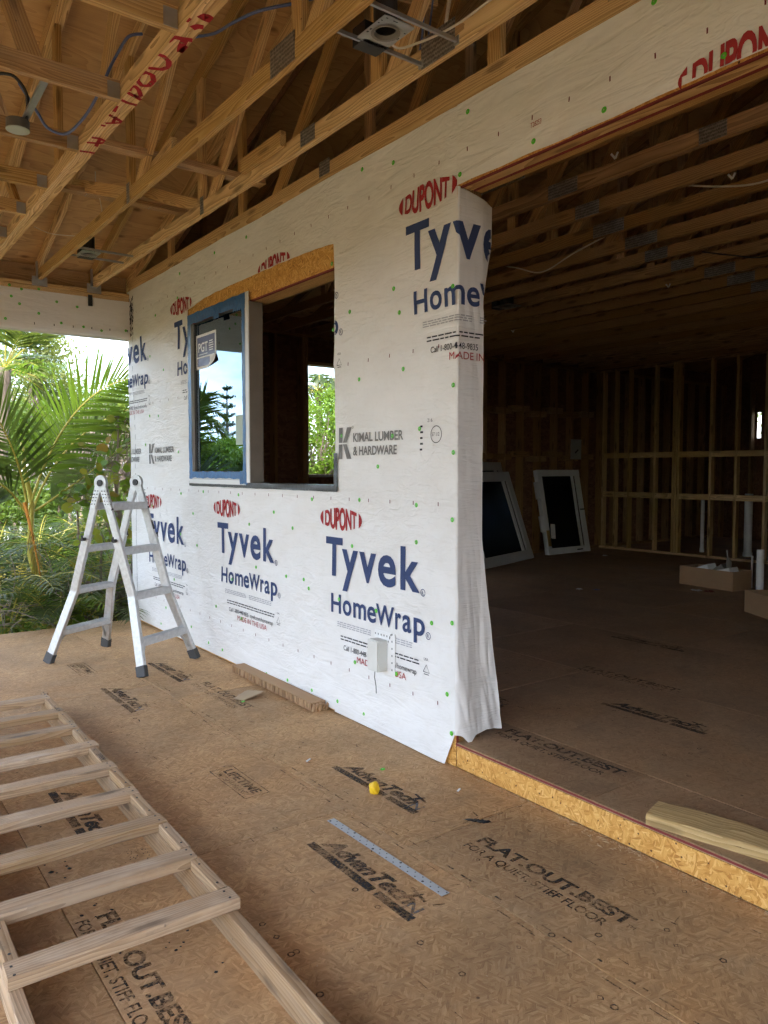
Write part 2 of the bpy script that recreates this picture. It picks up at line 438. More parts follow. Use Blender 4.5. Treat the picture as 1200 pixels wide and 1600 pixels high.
M_GREY = ink('grey print', (0.22, 0.22, 0.22))
M_PALE = ink('pale grey print', (0.42, 0.42, 0.45))
M_BLK = ink('black print', (0.03, 0.03, 0.04))
M_STAMP = ink('worn black stamp', (0.045, 0.042, 0.040), 0.49, 90)
M_STAMP2 = ink('faint black stamp', (0.05, 0.042, 0.036), 0.46, 90)
M_SPRAY = ink('red spray paint', (0.36, 0.02, 0.03), 0.58, 45)
M_REDEDGE = plain('red sealed edge', (0.19, 0.025, 0.022), 0.7)
M_GREEN = plain('green plastic cap', (0.10, 0.52, 0.035), 0.4)
M_GALV = plain('galvanised plate', (0.42, 0.43, 0.43), 0.42, 0.85, 0.2, 30, 0.15)
def plate_mat():
    t = NT('toothed truss plate')
    tc = t.node('TexCoord').outputs['Object']
    m = t.mapping(tc, (1, 150, 55))
    vo = t.node('TexVoronoi', {'Scale': 1.0, 'Randomness': 0.25}); t.l.new(m, vo.inputs['Vector'])
    h = t.ramp(vo.outputs['Distance'], [(0.25, (0, 0, 0)), (0.42, (1, 1, 1))])
    n = t.noise(tc, 40, 3).outputs['Fac']
    c = t.mix(h, (0.05, 0.045, 0.04), t.ramp(n, [(0.3, (0.26, 0.26, 0.25)), (0.8, (0.46, 0.46, 0.45))]))
    return t.done(t.bsdf(c, 0.45, t.math('MULTIPLY', h, 0.8)))
M_PLATE = plate_mat()
M_ALU = plain('scuffed aluminium', (0.54, 0.545, 0.55), 0.40, 0.65, 0.34, 34, 0.3)
M_RUBBER = plain('dark grey rubber', (0.055, 0.057, 0.06), 0.65)
M_BLACK = plain('black plastic', (0.018, 0.018, 0.02), 0.45)
M_FLASH = plain('black flashing tape', (0.02, 0.02, 0.022), 0.35, 0, 0.3, 30, 0.5)
M_TAPE = plain('blue masking tape', (0.020, 0.115, 0.30), 0.40, 0, 0.6, 26, 1.0)
M_VINYL = plain('white vinyl frame', (0.74, 0.75, 0.75), 0.4, 0, 0.06)
M_ALFR = plain('grey window frame', (0.50, 0.50, 0.49), 0.42, 0.3)
M_MULL = plain('grey brown post', (0.21, 0.185, 0.16), 0.6, 0, 0.3, 6)  # dark grey-brown all round; the front edge strip is separate and white
M_BRONZE = plain('dark sash', (0.035, 0.033, 0.032), 0.45)
M_CARD = plain('brown cardboard', (0.40, 0.25, 0.135), 0.85, 0, 0.1, 12)
M_CARD2 = plain('cardboard inside', (0.26, 0.155, 0.08), 0.9, 0, 0.3, 60)
M_PVC = plain('white pipe plastic', (0.78, 0.79, 0.80), 0.3, 0, 0.05)
M_PLAST = plain('grey box plastic', (0.60, 0.61, 0.58), 0.5, 0, 0.06)
M_YELLOW = plain('yellow plastic', (0.85, 0.55, 0.02), 0.45, 0, 0.15, 60, 0.3)
M_CBLUE = plain('blue cable jacket', (0.10, 0.14, 0.30), 0.45)
M_CWHITE = plain('white cable jacket', (0.62, 0.58, 0.50), 0.5)
M_CBLACK = plain('black cable jacket', (0.02, 0.02, 0.022), 0.5)
M_ORANGE = plain('copper coloured reflector', (0.62, 0.50, 0.46), 0.25, 0.7)
M_STICK = plain('sticker blue', (0.02, 0.022, 0.10), 0.4, 0, 0.04)
M_WHITE = plain('white print', (0.82, 0.82, 0.82), 0.5, 0, 0.02)
M_STEEL = plain('zinc strap', (0.48, 0.52, 0.56), 0.4, 0.6, 0.14, 18)
M_STUCCO = plain('white stucco', (0.80, 0.80, 0.79), 0.8, 0, 0.04, 3)
M_DIRT = plain('dark garden soil', (0.075, 0.07, 0.04), 0.95, 0, 0.35, 2.5, 0.4)
M_BARK = plain('grey bark', (0.17, 0.13, 0.10), 0.9, 0, 0.35, 14, 0.6)
M_TWIG = plain('dry twigs', (0.24, 0.19, 0.15), 0.9, 0, 0.3, 9)
M_STEM = plain('yellow palm stem', (0.42, 0.36, 0.06), 0.5, 0, 0.25, 7)
M_DEADST = plain('orange dead stem', (0.62, 0.25, 0.03), 0.6, 0, 0.2, 7)
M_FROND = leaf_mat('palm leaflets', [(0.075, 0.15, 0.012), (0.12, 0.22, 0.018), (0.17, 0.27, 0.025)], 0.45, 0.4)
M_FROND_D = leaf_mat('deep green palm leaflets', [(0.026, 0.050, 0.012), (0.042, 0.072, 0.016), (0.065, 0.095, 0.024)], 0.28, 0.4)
M_DEAD = leaf_mat('dead palm leaflets', [(0.30, 0.13, 0.03), (0.42, 0.19, 0.035), (0.30, 0.19, 0.09)], 0.35, 0.7)
M_LEAF1 = leaf_mat('bright leaves', [(0.085, 0.17, 0.015), (0.13, 0.24, 0.02), (0.19, 0.30, 0.03)], 0.45)
M_LEAF2 = leaf_mat('mid green leaves', [(0.05, 0.10, 0.018), (0.085, 0.15, 0.022), (0.12, 0.19, 0.03)], 0.4)
M_LEAF3 = leaf_mat('olive leaves', [(0.10, 0.13, 0.03), (0.16, 0.19, 0.05), (0.22, 0.22, 0.07)], 0.45)
M_GRAPE = leaf_mat('sea grape leaves', [(0.08, 0.17, 0.02), (0.15, 0.27, 0.03), (0.24, 0.30, 0.04), (0.32, 0.19, 0.03)], 0.45, 0.35)
M_NEEDLE = leaf_mat('dark needles', [(0.018, 0.045, 0.022), (0.028, 0.062, 0.03), (0.04, 0.08, 0.035)], 0.2)

def coated_glass(name, refl, dark, rough=0.0):
    t = NT(name)
    gl = t.node('BsdfGlossy', {'Roughness': rough, 'Color': (0.62, 0.82, 1.0, 1)})
    tr = t.node('BsdfTransparent', {'Color': (dark, dark, dark * 1.02, 1)})
    fr = t.node('Fresnel', {'IOR': 1.5})
    f = t.math('ADD', t.math('MULTIPLY', fr.outputs[0], 1.0), refl, clamp=True)
    mx = t.node('MixShader'); t.l.new(f, mx.inputs[0]); t.l.new(tr.outputs[0], mx.inputs[1]); t.l.new(gl.outputs[0], mx.inputs[2])
    return t.done(mx.outputs[0])
M_GLASS = coated_glass('coated window glass', 0.24, 0.35)
M_GLASS2 = coated_glass('dark window glass', 0.0, 0.2, 0.3)

# ------------------------------------------------------------------ lettering
_tcache = {}
def text_geo(body, bold=0.0, space=1.0, shear=0.0):
    """(verts, faces) of a line of lettering: left at 0, baseline at 0, capital height 1"""
    key = (body, bold, space, shear)
    if key in _tcache: return _tcache[key]
    def raw(b):
        cu = bpy.data.curves.new('lettering', 'FONT'); cu.body = b; cu.size = 1.0; cu.offset = bold
        cu.space_character = space; cu.shear = shear; cu.fill_mode = 'FRONT'; cu.resolution_u = 4
        ob = bpy.data.objects.new('lettering', cu); col.objects.link(ob)
        dg = bpy.context.evaluated_depsgraph_get()
        me = bpy.data.meshes.new_from_object(ob.evaluated_get(dg))
        vs = [(v.co.x, v.co.y) for v in me.vertices]; fs = [tuple(p.vertices) for p in me.polygons]
        bpy.data.objects.remove(ob); bpy.data.curves.remove(cu); bpy.data.meshes.remove(me)
        return vs, fs
    if ('cap', bold) not in _tcache:
        hv, _ = raw('H'); _tcache[('cap', bold)] = (min(v[1] for v in hv), max(v[1] for v in hv))
    c0, c1 = _tcache[('cap', bold)]
    vs, fs = raw(body)
    x0 = min(v[0] for v in vs); k = 1.0 / (c1 - c0)
    res = ([((x - x0) * k, (y - c0) * k) for x, y in vs], fs)
    _tcache[key] = res
    return res

def shape2d(parts, step=0.05):
    """parts: list of (verts2d, faces). Welds into one bmesh, cut along a grid so that it can follow a curved surface"""
    bm = bmesh.new()
    for vs, fs in parts:
        bv = [bm.verts.new((x, y, 0)) for x, y in vs]
        for f in fs:
            try: bm.faces.new([bv[i] for i in f])
            except ValueError: pass
    if step and bm.verts:
        for ax in (0, 1):
            lo = min(v.co[ax] for v in bm.verts); hi = max(v.co[ax] for v in bm.verts)
            k = math.floor(lo / step) + 1
            while k * step < hi:
                co = [0, 0, 0]; co[ax] = k * step; no = [0, 0, 0]; no[ax] = 1
                bmesh.ops.bisect_plane(bm, geom=bm.verts[:] + bm.edges[:] + bm.faces[:], plane_co=co, plane_no=no)
                k += 1
        for co_ in (0.0, 0.006, 0.014):
            if min(v.co.x for v in bm.verts) < co_ < max(v.co.x for v in bm.verts): bmesh.ops.bisect_plane(bm, geom=bm.verts[:] + bm.edges[:] + bm.faces[:], plane_co=(co_, 0, 0), plane_no=(1, 0, 0))
    return bm
def line_text(body, u, v, width, cap, bold=0.0, space=1.0, shear=0.0):
    vs, fs = text_geo(body, bold, space, shear)
    w = max(x for x, y in vs)
    return [(u + x * width / w, v + y * cap) for x, y in vs], fs
def rect2(u0, v0, u1, v1): return [(u0, v0), (u1, v0), (u1, v1), (u0, v1)], [(0, 1, 2, 3)]
def ring2(cu, cv, r0, r1, n=16):
    vs = []
    for i in range(n):
        a = 2 * math.pi * i / n
        vs += [(cu + r0 * math.cos(a), cv + r0 * math.sin(a)), (cu + r1 * math.cos(a), cv + r1 * math.sin(a))]
    return vs, [(2 * i, 2 * i + 1, 2 * ((i + 1) % n) + 1, 2 * ((i + 1) % n)) for i in range(n)]
def stroke2(pts, w):
    vs, fs = [], []
    for i, p in enumerate(pts):
        a = Vector(pts[max(i - 1, 0)]); b = Vector(pts[min(i + 1, len(pts) - 1)])
        d = (b - a).normalized(); n = Vector((-d.y, d.x)) * w / 2; p = Vector(p)
        vs += [tuple(p + n), tuple(p - n)]
    fs = [(2 * i, 2 * i + 1, 2 * i + 3, 2 * i + 2) for i in range(len(pts) - 1)]
    return vs, fs
def decal(name, parts, fmap, mat, parent, step=0.05, keep=None, kind=None):
    bm = shape2d(parts, step)
    if keep:
        bad = [f for f in bm.faces if not keep(f.calc_center_median().x, f.calc_center_median().y)]
        bmesh.ops.delete(bm, geom=bad, context='FACES')
    if not bm.faces:
        bm.free(); return None
    for v in bm.verts: v.co = fmap(v.co.x, v.co.y)
    c = Vector((0, 0, 0))
    for v in bm.verts: c += v.co
    c /= len(bm.verts)
    for v in bm.verts: v.co -= c
    me = bpy.data.meshes.new(name); bm.to_mesh(me); bm.free(); me.materials.append(mat)
    o = place(bpy.data.objects.new(name, me), parent, Matrix.Translation(c))
    if kind: o['kind'] = kind
    return o

# ================================================================== THE SETTING
# ground (one sheet to the horizon), lower than the raised deck
g = MB()
def ground_h(x, y): return -0.62 + 0.10 * noise.noise(Vector((x * 0.25, y * 0.25, 0))) * (1 if abs(x) + abs(y) < 60 else 0)
g.grid(lambda a, b: (-40 + 80 * a, -30 + 80 * b, ground_h(-40 + 80 * a, -30 + 80 * b)), 60, 60)
g.add([(-900, -900, -0.8), (900, -900, -0.8), (900, 900, -0.8), (-900, 900, -0.8)], [(0, 1, 2, 3)])
tag(g.build('ground', M_DIRT), kind='structure')

# porch deck: strand board panels on a dark frame
deck = struct('porch_deck')
DX0, DY0, DY1 = -5.0, -3.0, 7.63
def osb_panel(x0, x1, y0, y1, z, mat, parent, gap=0.0016, th=0.018):
    b = MB(); c = 0.0012
    x0 += gap; x1 -= gap; y0 += gap; y1 -= gap
    vs = [(x0, y0, z - th), (x1, y0, z - th), (x1, y1, z - th), (x0, y1, z - th),
          (x0, y0, z - c), (x1, y0, z - c), (x1, y1, z - c), (x0, y1, z - c),
          (x0 + c, y0 + c, z), (x1 - c, y0 + c, z), (x1 - c, y1 - c, z), (x0 + c, y1 - c, z)]
    fs = [(0, 3, 2, 1), (8, 9, 10, 11)]
    for i in range(4):
        j = (i + 1) % 4
        fs += [(i, j, 4 + j, 4 + i), (4 + i, 4 + j, 8 + j, 8 + i)]
    b.add(vs, fs)
    return b.build('panel', mat, parent)
xs = [DX0, -4.365, -3.145, -1.925, -0.705, 0.0]
for i in range(5):
    off = (2.33, 2.76, 1.55, 2.9, 1.2)[4 - i]
    ys = sorted([DY0, DY1] + [off + 2.44 * k for k in range(-3, 4) if DY0 + 0.05 < off + 2.44 * k < DY1 - 0.05])
    for a, b in zip(ys, ys[1:]): osb_panel(xs[i], xs[i + 1], a, b, 0.0, M_DECK, deck)
b = MB(); b.box((DX0 + 0.05, DY0 + 0.05, -0.24), (0.0, DY1 - 0.05, -0.02)); b.build('joist_frame', M_STUD_DIM, deck)
board('rim_board', (DX0, DY1 - 0.025, -0.14), (-0.01, DY1 - 0.025, -0.14), 0.04, 0.24, M_PINE2, deck)
for px_ in (-4.8, -2.5, -0.2):
    for py_ in (-2.5, 2.3, 7.4): board('post', (px_, py_, -0.9), (px_, py_, -0.24), 0.09, 0.09, M_PINE2, deck)

# raised indoor floor
IF = 0.125
ifl = struct('indoor_floor')
xs = [0.0, 0.42] + [0.42 + 1.22 * k for k in range(1, 11)]
for i in range(len(xs) - 1):
    off = (2.0, 0.9)[i % 2]
    ys = sorted([-3.0, 8.7] + [off + 2.44 * k for k in range(-2, 4) if -2.9 < off + 2.44 * k < 8.6])
    for a, b in zip(ys, ys[1:]):
        if i == 0: b = min(b, 7.7)
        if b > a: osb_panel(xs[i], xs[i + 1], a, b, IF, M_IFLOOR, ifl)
b = MB(); b.box((0.02, -2.95, -0.3), (12.5, 7.6, IF - 0.02)); b.build('joist_frame', M_STUD_DIM, ifl)
b = MB(); b.box((0.45, 7.62, -0.3), (12.5, 8.65, IF - 0.02)); b.build('joist_frame', M_STUD_DIM, ifl)
b = MB(); b.box((-0.0, -3.0, 0.003), (0.012, 2.826, IF - 0.020)); b.build('riser_board', M_OSB, ifl)
b = MB(); b.grid(lambda a, c: (-0.0035, -3.0 + 5.826 * a, IF - 0.011 + 0.009 * c + 0.0015 * noise.noise(Vector((a * 90, c, 3)))), 160, 1, flip=True)
b.build('sealed_edge', M_REDEDGE, ifl)

# ---------------- print on the floor boards (runs along -Y, letter tops towards +X)
def fmap(x0, y0, z): return lambda u, v: Vector((x0 + v, y0 - u, z))
def flat_best(x, y, z, parent, mat, k=1.0):
    d = [line_text('FLAT.OUT.BEST', 0, 0.0, 0.72 * k, 0.064 * k, 0.034)]
    d += [line_text('FOR A QUIET, STIFF FLOOR', -0.005, -0.066 * k, 0.675 * k, 0.042 * k, 0.014), line_text('TM', 0.715 * k, 0.0, 0.03, 0.016)]
    decal('stamped_lettering', d, fmap(x, y, z), mat, parent, 0)
def advan(x, y, z, parent, mat, k=1.0):
    d = [line_text('AdvanTech', 0.03, 0.012, 0.55 * k, 0.078 * k, 0.045, 0.95, 0.3), rect2(0, -0.036 * k, 0.43 * k, 0.0), rect2(0.452 * k, -0.036 * k, 0.655 * k, 0.0)]
    d += [stroke2([(0.50, 0.105), (0.60, 0.085)], 0.012), stroke2([(0.56, 0.115), (0.545, 0.075)], 0.010)]
    decal('stamped_lettering', d, fmap(x, y, z), mat, parent, 0)
    decal('stamped_logo', [line_text('N', 0.575 * k, 0.0, 0.06, 0.055, 0.02)], fmap(x, y, z), M_PALEST, parent, 0)
def lifetime(x, y, z, parent, mat):
    d = [line_text('LIFETIME', 0.035, 0.056, 0.33, 0.05, 0.025), line_text('LIMITED WARRANTY', 0.035, 0.014, 0.33, 0.030, 0.004)]
    for r in ((0, 0, 0.394, 0.005), (0, 0.123, 0.394, 0.128), (0, 0.005, 0.005, 0.123), (0.389, 0.005, 0.394, 0.123)): d.append(rect2(*r))
    decal('stamped_lettering', d, fmap(x, y, z), mat, parent, 0)
M_PALEST = ink('grey blue stamp', (0.19, 0.19, 0.20), 0.47, 60)
ZD = 0.0012
advan(-0.985, 2.585, ZD, deck, M_STAMP)
advan(-0.475, 3.195, ZD, deck, M_STAMP)
flat_best(-0.458, 2.20, ZD, deck, M_STAMP)
lifetime(-1.029, 3.51, ZD, deck, M_STAMP2)
flat_best(-0.430, 5.03, ZD, deck, M_STAMP2)
advan(-1.0, 5.32, ZD, deck, M_STAMP2)
advan(-0.50, 5.80, ZD, deck, M_STAMP2)
flat_best(-1.845, 2.575, ZD, deck, M_STAMP)
lifetime(-1.05, 6.12, ZD, deck, M_STAMP2)
advan(-1.70, 3.72, ZD, deck, M_STAMP)
flat_best(0.312, 2.80, IF + ZD, ifl, M_STAMP)
advan(1.145, 2.80, IF + ZD, ifl, M_STAMP)
flat_best(1.69, 3.40, IF + ZD, ifl, M_STAMP2)
advan(0.62, 3.75, IF + ZD, ifl, M_STAMP2)
advan(2.7, 3.9, IF + ZD, ifl, M_STAMP2)
advan(2.9, 2.4, IF + ZD, ifl, M_STAMP2)
# nailing guides, small rings and dashes along the seams
d = []
rr = random.Random(3)
def tick(x, y, l=0.03, w=0.005, a=0.0): d.append(stroke2([(-y - l / 2 * math.cos(a), x - l / 2 * math.sin(a)), (-y + l / 2 * math.cos(a), x + l / 2 * math.sin(a))], w))
for sx in (-0.735, -0.675):
    y = 1.0
    while y < 5.4:
        l = rr.uniform(0.015, 0.07)
        if rr.random() < 0.62: tick(sx + rr.uniform(-0.006, 0.006), y, l, rr.choice([0.004, 0.006, 0.008]))
        y += l + rr.uniform(0.008, 0.05)
for _ in range(70):
    x, y = rr.uniform(-1.3, -0.05), rr.uniform(1.1, 5.5)
    k = rr.random()
    if k < 0.45:
        r_ = rr.uniform(0.008, 0.013); n_ = rr.choice([4, 4, 6, 10])
        d.append(ring2(-y, x, r_, r_ * 0.62, n_))
    else: tick(x, y, rr.uniform(0.015, 0.045), rr.uniform(0.003, 0.008), rr.uniform(0, 3))
for sx in (-0.62, -0.22, -1.18):
    for k in range(26):
        y = 1.2 + 0.155 * k + rr.uniform(-0.02, 0.02)
        if rr.random() < 0.6: tick(sx, y, rr.uniform(0.02, 0.06), 0.003)
for sy in (2.345, 2.315):
    for k in range(10):
        x = -0.62 + 0.06 * k
        if rr.random() < 0.7: tick(x, sy, 0.03, 0.004, math.pi / 2)
decal('guide_marks', d, lambda u, v: Vector((v, -u, ZD + 0.0006)), M_STAMP2, deck, 0, kind='stuff')
# more rings where the photograph shows them
d = []
for p in [(722, 1523), (1042, 1454), (1130, 1502), (938, 1560), (960, 1575), (657, 1474), (590, 1418), (555, 1391), (935, 1462), (862, 1462), (1180, 1405), (430, 1295), (410, 1445), (432, 1465), (455, 1492), (500, 1555), (463, 1488)]:
    q = on_z(*p); r_ = 0.013
    d.append(ring2(-q.y, q.x, r_, r_ * 0.6, rr.choice([4, 5, 9])))
q0 = on_z(300, 1060); 
decal('guide_marks', d, lambda u, v: Vector((v, -u, ZD + 0.0012)), M_STAMP, deck, 0, kind='stuff')
d = []
for _ in range(45):
    x, y = rr.uniform(0.1, 2.6), rr.uniform(1.0, 4.0)
    r_ = 0.012
    d.append(ring2(-y, x, r_, r_ * 0.6, 5) if rr.random() < 0.4 else stroke2([(-y, x), (-y + rr.uniform(0.02, 0.08), x)], 0.005))
decal('guide_marks', d, lambda u, v: Vector((v, -u, IF + ZD + 0.0006)), M_STAMP2, ifl, 0, kind='stuff')

# ================================================================== THE WRAPPED WALL
YC = 2.825          # near corner, at the wide doorway
YF = 7.68           # far corner
ZT = 3.25           # top of the wrap, under the girder chord
WY0, WY1, WZ0, WZ1 = 3.92, 6.165, 1.39, 2.705     # window opening
HZ = 2.868          # underside of the doorway header
wall = thing('wrapped_wall', (0.07, 5.2, 0), 'white house wrap wall with printed lettering and a half open window hole', 'wall')
def disp(y, z):
    """outward bulge of the film"""
    n1 = noise.noise(Vector((y * 1.1, z * 1.6, 1.3)))
    n2 = noise.noise(Vector((y * 2.3 + z * 1.6, z * 2.4 - y * 0.8, 7.7)))
    r1 = max(0.0, 1 - 3.2 * abs(noise.noise(Vector((y * 0.9 + z * 0.75, z * 1.1 - y * 0.35, 21.0))))) ** 2
    r2 = max(0.0, 1 - 3.6 * abs(noise.noise(Vector((y * 0.45, z * 1.9 + y * 0.15, 33.0))))) ** 2
    hi = min(1.0, max(0.25, (z - 0.6) / 1.6))
    return 0.007 + 0.007 * n1 + 0.004 * n2 + hi * (0.007 * r1 + 0.006 * r2)
def film(y, z, lift=0.0): return Vector((-0.004 - disp(y, z) - lift, y, z))
w = MB()
def patch(y0f, y1f, z0f, z1f, nu, nv):
    def P(a, c):
        y = y0f(c) + (y1f(c) - y0f(c)) * a
        z = z0f(y) + (z1f(y) - z0f(y)) * c
        y = y0f(z, 1) + (y1f(z, 1) - y0f(z, 1)) * a if False else y
        p = film(y, z)
        if z < 0.16: p.x -= 0.006 * (0.16 - z) / 0.16
        return p
    w.grid(P, nu, nv)
K = lambda v: (lambda *_: v)
def torn(y):
    t_ = (y - WY0) / (WY1 - WY0)
    return 2.862 + 0.018 * math.sin(t_ * 3.1) - 0.035 * max(0, t_ - 0.8) / 0.2 + 0.006 * noise.noise(Vector((y * 9, 0, 0))) - 0.03 * max(0, 0.06 - t_) / 0.06 * 0.4
patch(K(WY1), K(YF), K(0.018), K(ZT), 50, 100)
patch(K(WY0), K(WY1), lambda y: 0.016 + 0.004 * noise.noise(Vector((y * 3, 0, 0))), K(WZ0), 74, 46)
patch(K(WY0), K(WY1), torn, K(ZT), 74, 14)
# near strip with the ragged pointed tail at its foot
def Pn(a, c):
    z = 0.006 + (ZT - 0.006) * c
    yr = YC + (max(0, 0.17 - z) * 0.34)
    yl = WY0 + 0.004 + (0.006 * noise.noise(Vector((z * 5, 2, 0))) - 0.012 * math.exp(-((z - 2.6) / 0.2) ** 2) if WZ0 < z < 2.9 else 0)
    y = yr + (yl - yr) * a
    p = film(y, z)
    if z < 0.16: p.x -= 0.006 * (0.16 - z) / 0.16
    if z < 0.2: p.x -= 0.018 * (0.2 - z) / 0.2 * (1 - a) ** 2
    e = max(0.0, 1 - a * 20)
    p.x += 0.006 * e
    return p
w.grid(Pn, 38, 106)
# band over the doorway
def hz(y): return HZ + 0.004 + 0.006 * noise.noise(Vector((y * 4, 5, 0)))
w.grid(lambda a, c: film(-3.0 + (YC + 3.0) * a, hz(-3.0 + (YC + 3.0) * a) + (ZT - hz(-3.0 + (YC + 3.0) * a)) * c), 190, 14)
wr = w.build('house_wrap', M_WRAP, wall, smooth=True)
# far return of the wall
b = MB(); b.grid(lambda a, c: (-0.012 + 0.43 * a, YF + 0.003 * math.sin(9 * c + 5 * a), -0.05 + 3.3 * c), 6, 30); b.build('house_wrap', M_WRAP, wall, smooth=True)

# wrap folded round the door jamb, loose flap flaring at top and foot
JD = 0.166
def flap_w(z):
    f = 0.006
    if z > 2.35: f += 0.085 * min(1, (z - 2.35) / 0.3)
    if z < 1.15: f += 0.150 * ((1.15 - z) / 1.0) ** 1.1
    return f
def jamb_xy(s_, z):
    a = s_ / (JD + flap_w(z))
    low = max(0.0, (1.0 - z) / 1.0)
    tri = lambda q: math.asin(math.sin(q)) * 0.6366
    pleat = tri(a * 5.2 + 1.9 * z) * 0.017 * low ** 1.1 + tri(a * 13 - 3.6 * z) * 0.004 * low
    wr_ = 0.002 * noise.noise(Vector((s_ * 26, z * 4, 3))) + (0.004 + 0.016 * low) * (0.25 - abs(noise.noise(Vector((s_ * 16 + z * 5, z * 2.2 - s_ * 9, 8)))))
    k0 = min(1, s_ / 0.006)
    x = s_ - 0.011; y = YC - 0.007 * k0 - 0.03 * low * math.sin(math.pi * min(1, max(a, 0) * 1.05)) * low - pleat * min(1, a / 0.05) + wr_ * k0
    if s_ > JD:
        k = s_ - JD
        x = JD - 0.011 + k * 0.90; y -= (-0.25 if z > 2.3 else 0.18) * k
    return x, y
def jamb(a, c):
    ztop = 2.872 - 0.05 * a
    zb = 0.165 - 0.045 * math.exp(-((a - 0.22) / 0.10) ** 2) + 0.004 * math.sin(a * 11) - 0.016 * a + 0.03 * max(0, 0.2 - abs(a - 0.62)) 
    z = zb + (ztop - zb) * c
    tot = JD + flap_w(z)
    x, y = jamb_xy(a * tot, z)
    if a == 0: x, y = -0.011, YC + 0.001
    return (x, y, z)
b = MB(); b.grid(jamb, 60, 150); b.build('jamb_wrap', M_WRAP, wall, smooth=True)

# sheathing, header, framing behind the wrap
def wbox(name, mat, lo, hi, parent=wall):
    b = MB(); b.box(lo, hi); return b.build(name, mat, parent)
for (y0, y1, z0, z1) in ((WY1, YF - 0.006, 0.0, ZT), (WY0, WY1, 0.0, WZ0 - 0.012), (WY0, WY1, WZ1, ZT), (YC + 0.002, WY0, 0.0, ZT), (-3.0, YC - 0.002, HZ + 0.002, ZT)):
    wbox('sheathing', M_OSB, (0.0, y0, z0 + 0.001), (0.0125, y1, z1))
# window head under the torn wrap: packed board with a red sealed lower edge
wbox('header_strip', M_OSB, (-0.004, WY0 - 0.05, WZ1 + 0.012), (-0.001, WY1 - 0.005, WZ1 + 0.20))
wbox('sealed_edge', M_REDEDGE, (-0.0045, WY0 - 0.03, WZ1 + 0.0005), (0.0115, WY1 - 0.005, WZ1 + 0.0115))
board('header', (0.082, WY0 - 0.04, WZ1 + 0.05), (0.082, WY1 + 0.04, WZ1 + 0.05), 0.136, 0.09, M_PINE, wall)
for z in (WZ0 - 0.02,): board('sill_plate', (0.082, WY0, z), (0.082, WY1, z), 0.138, 0.038, M_STUD_DIM, wall)
y = YC + 0.022
while y < YF:
    if not (WY0 < y < WY1): board('stud', (0.082, y, 0.16), (0.082, y, 3.2), 0.138, 0.038, M_STUD_DIM, wall, up=(0, 1, 0))
    else: board('stud', (0.082, y, 0.16), (0.082, y, WZ0 - 0.04), 0.138, 0.038, M_STUD_DIM, wall, up=(0, 1, 0))
    y += 0.4064
for y in (WY0 - 0.02, WY1 + 0.02): board('stud', (0.082, y, 0.16), (0.082, y, 3.2), 0.138, 0.038, M_STUD_DIM, wall, up=(0, 1, 0))
board('bottom_plate', (0.082, YC, 0.144), (0.082, YF - 0.02, 0.144), 0.138, 0.036, M_STUD_DIM, wall)
board('top_plate', (0.082, -3.0, 3.22), (0.082, YF - 0.02, 3.22), 0.138, 0.036, M_STUD_DIM, wall)
# doorway header: two beams and their red sealed packing edges, seen from below
board('door_header', (0.047, -3.0, HZ + 0.14), (0.047, YC + 0.1, HZ + 0.14), 0.068, 0.28, M_PINE, wall)
board('door_header', (0.128, -3.0, HZ + 0.145), (0.128, YC + 0.1, HZ + 0.145), 0.056, 0.28, M_PINE, wall)
wbox('sealed_edge', M_REDEDGE, (-0.001, -3.0, HZ - 0.006), (0.0122, YC - 0.01, HZ + 0.0015))
wbox('sealed_edge', M_REDEDGE, (0.086, -3.0, HZ - 0.004), (0.094, YC - 0.01, HZ + 0.10))
wbox('sealed_edge', M_REDEDGE, (0.0, YC - 0.003, 0.004), (0.012, YC + 0.0015, 0.20))

# ---------------- print on the wrap. u runs to the right along the wall from the near corner, v is height
def wmap(u, v):
    if u <= 0: return film(YC - u, v, 0.0036)
    x_, y_ = jamb_xy(u, v)
    return Vector((x_ - 0.002 * max(0, 1 - u / 0.006), y_ - 0.004, v))
def hmap(u, v): return film(YC - u, v, 0.0036)
def on_film(u, v):
    y = YC - u
    if u > JD + 0.006: return v > 2.5 and (u - JD) < 0.8 * flap_w(v)
    if u > 0: return v > 1.9
    if y > YF - 0.004 or v < 0.03: return False
    if u < 0 and u > -0.004: return True
    if WY0 - 0.004 < y < WY1 + 0.004 and WZ0 - 0.004 < v < torn(y) + 0.006: return False
    if WY1 - 0.01 < y < WY1 + 0.03 and WZ0 < v < 2.8: return False
    return True
on_header = lambda u, v: v > hz(YC - u) + 0.004
def lens(u0, v0, width, hgt):
    """the oval word mark: letters swelling towards the middle, a wedge at each end"""
    vs, fs = text_geo('DUPONT', 0.035, 0.98)
    wd = max(x for x, y in vs)
    tmp = shape2d([(vs, fs)], 0.14)
    out = []
    tmp.verts.index_update()
    for v in tmp.verts:
        t_ = v.co.x / wd; x = u0 + width * (0.12 + 0.76 * t_)
        e = math.cos((t_ - 0.5) * 1.75)
        out.append((x, v0 + (v.co.y - 0.5) * hgt * e))
    fs = [tuple(q.index for q in f.verts) for f in tmp.faces]; tmp.free()
    parts = [(out, fs)]
    for s_ in (0, 1):
        pts = []
        for k in range(9):
            a = -1 + 2 * k / 8
            pts.append((0.075 - 0.075 * (1 - a * a) if s_ == 0 else 0.925 + 0.075 * (1 - a * a), 0.30 * a))
        pts = [(u0 + width * p, v0 + hgt * q * (1.1)) for p, q in pts]
        parts.append((pts, [tuple(range(9))]))
    return parts
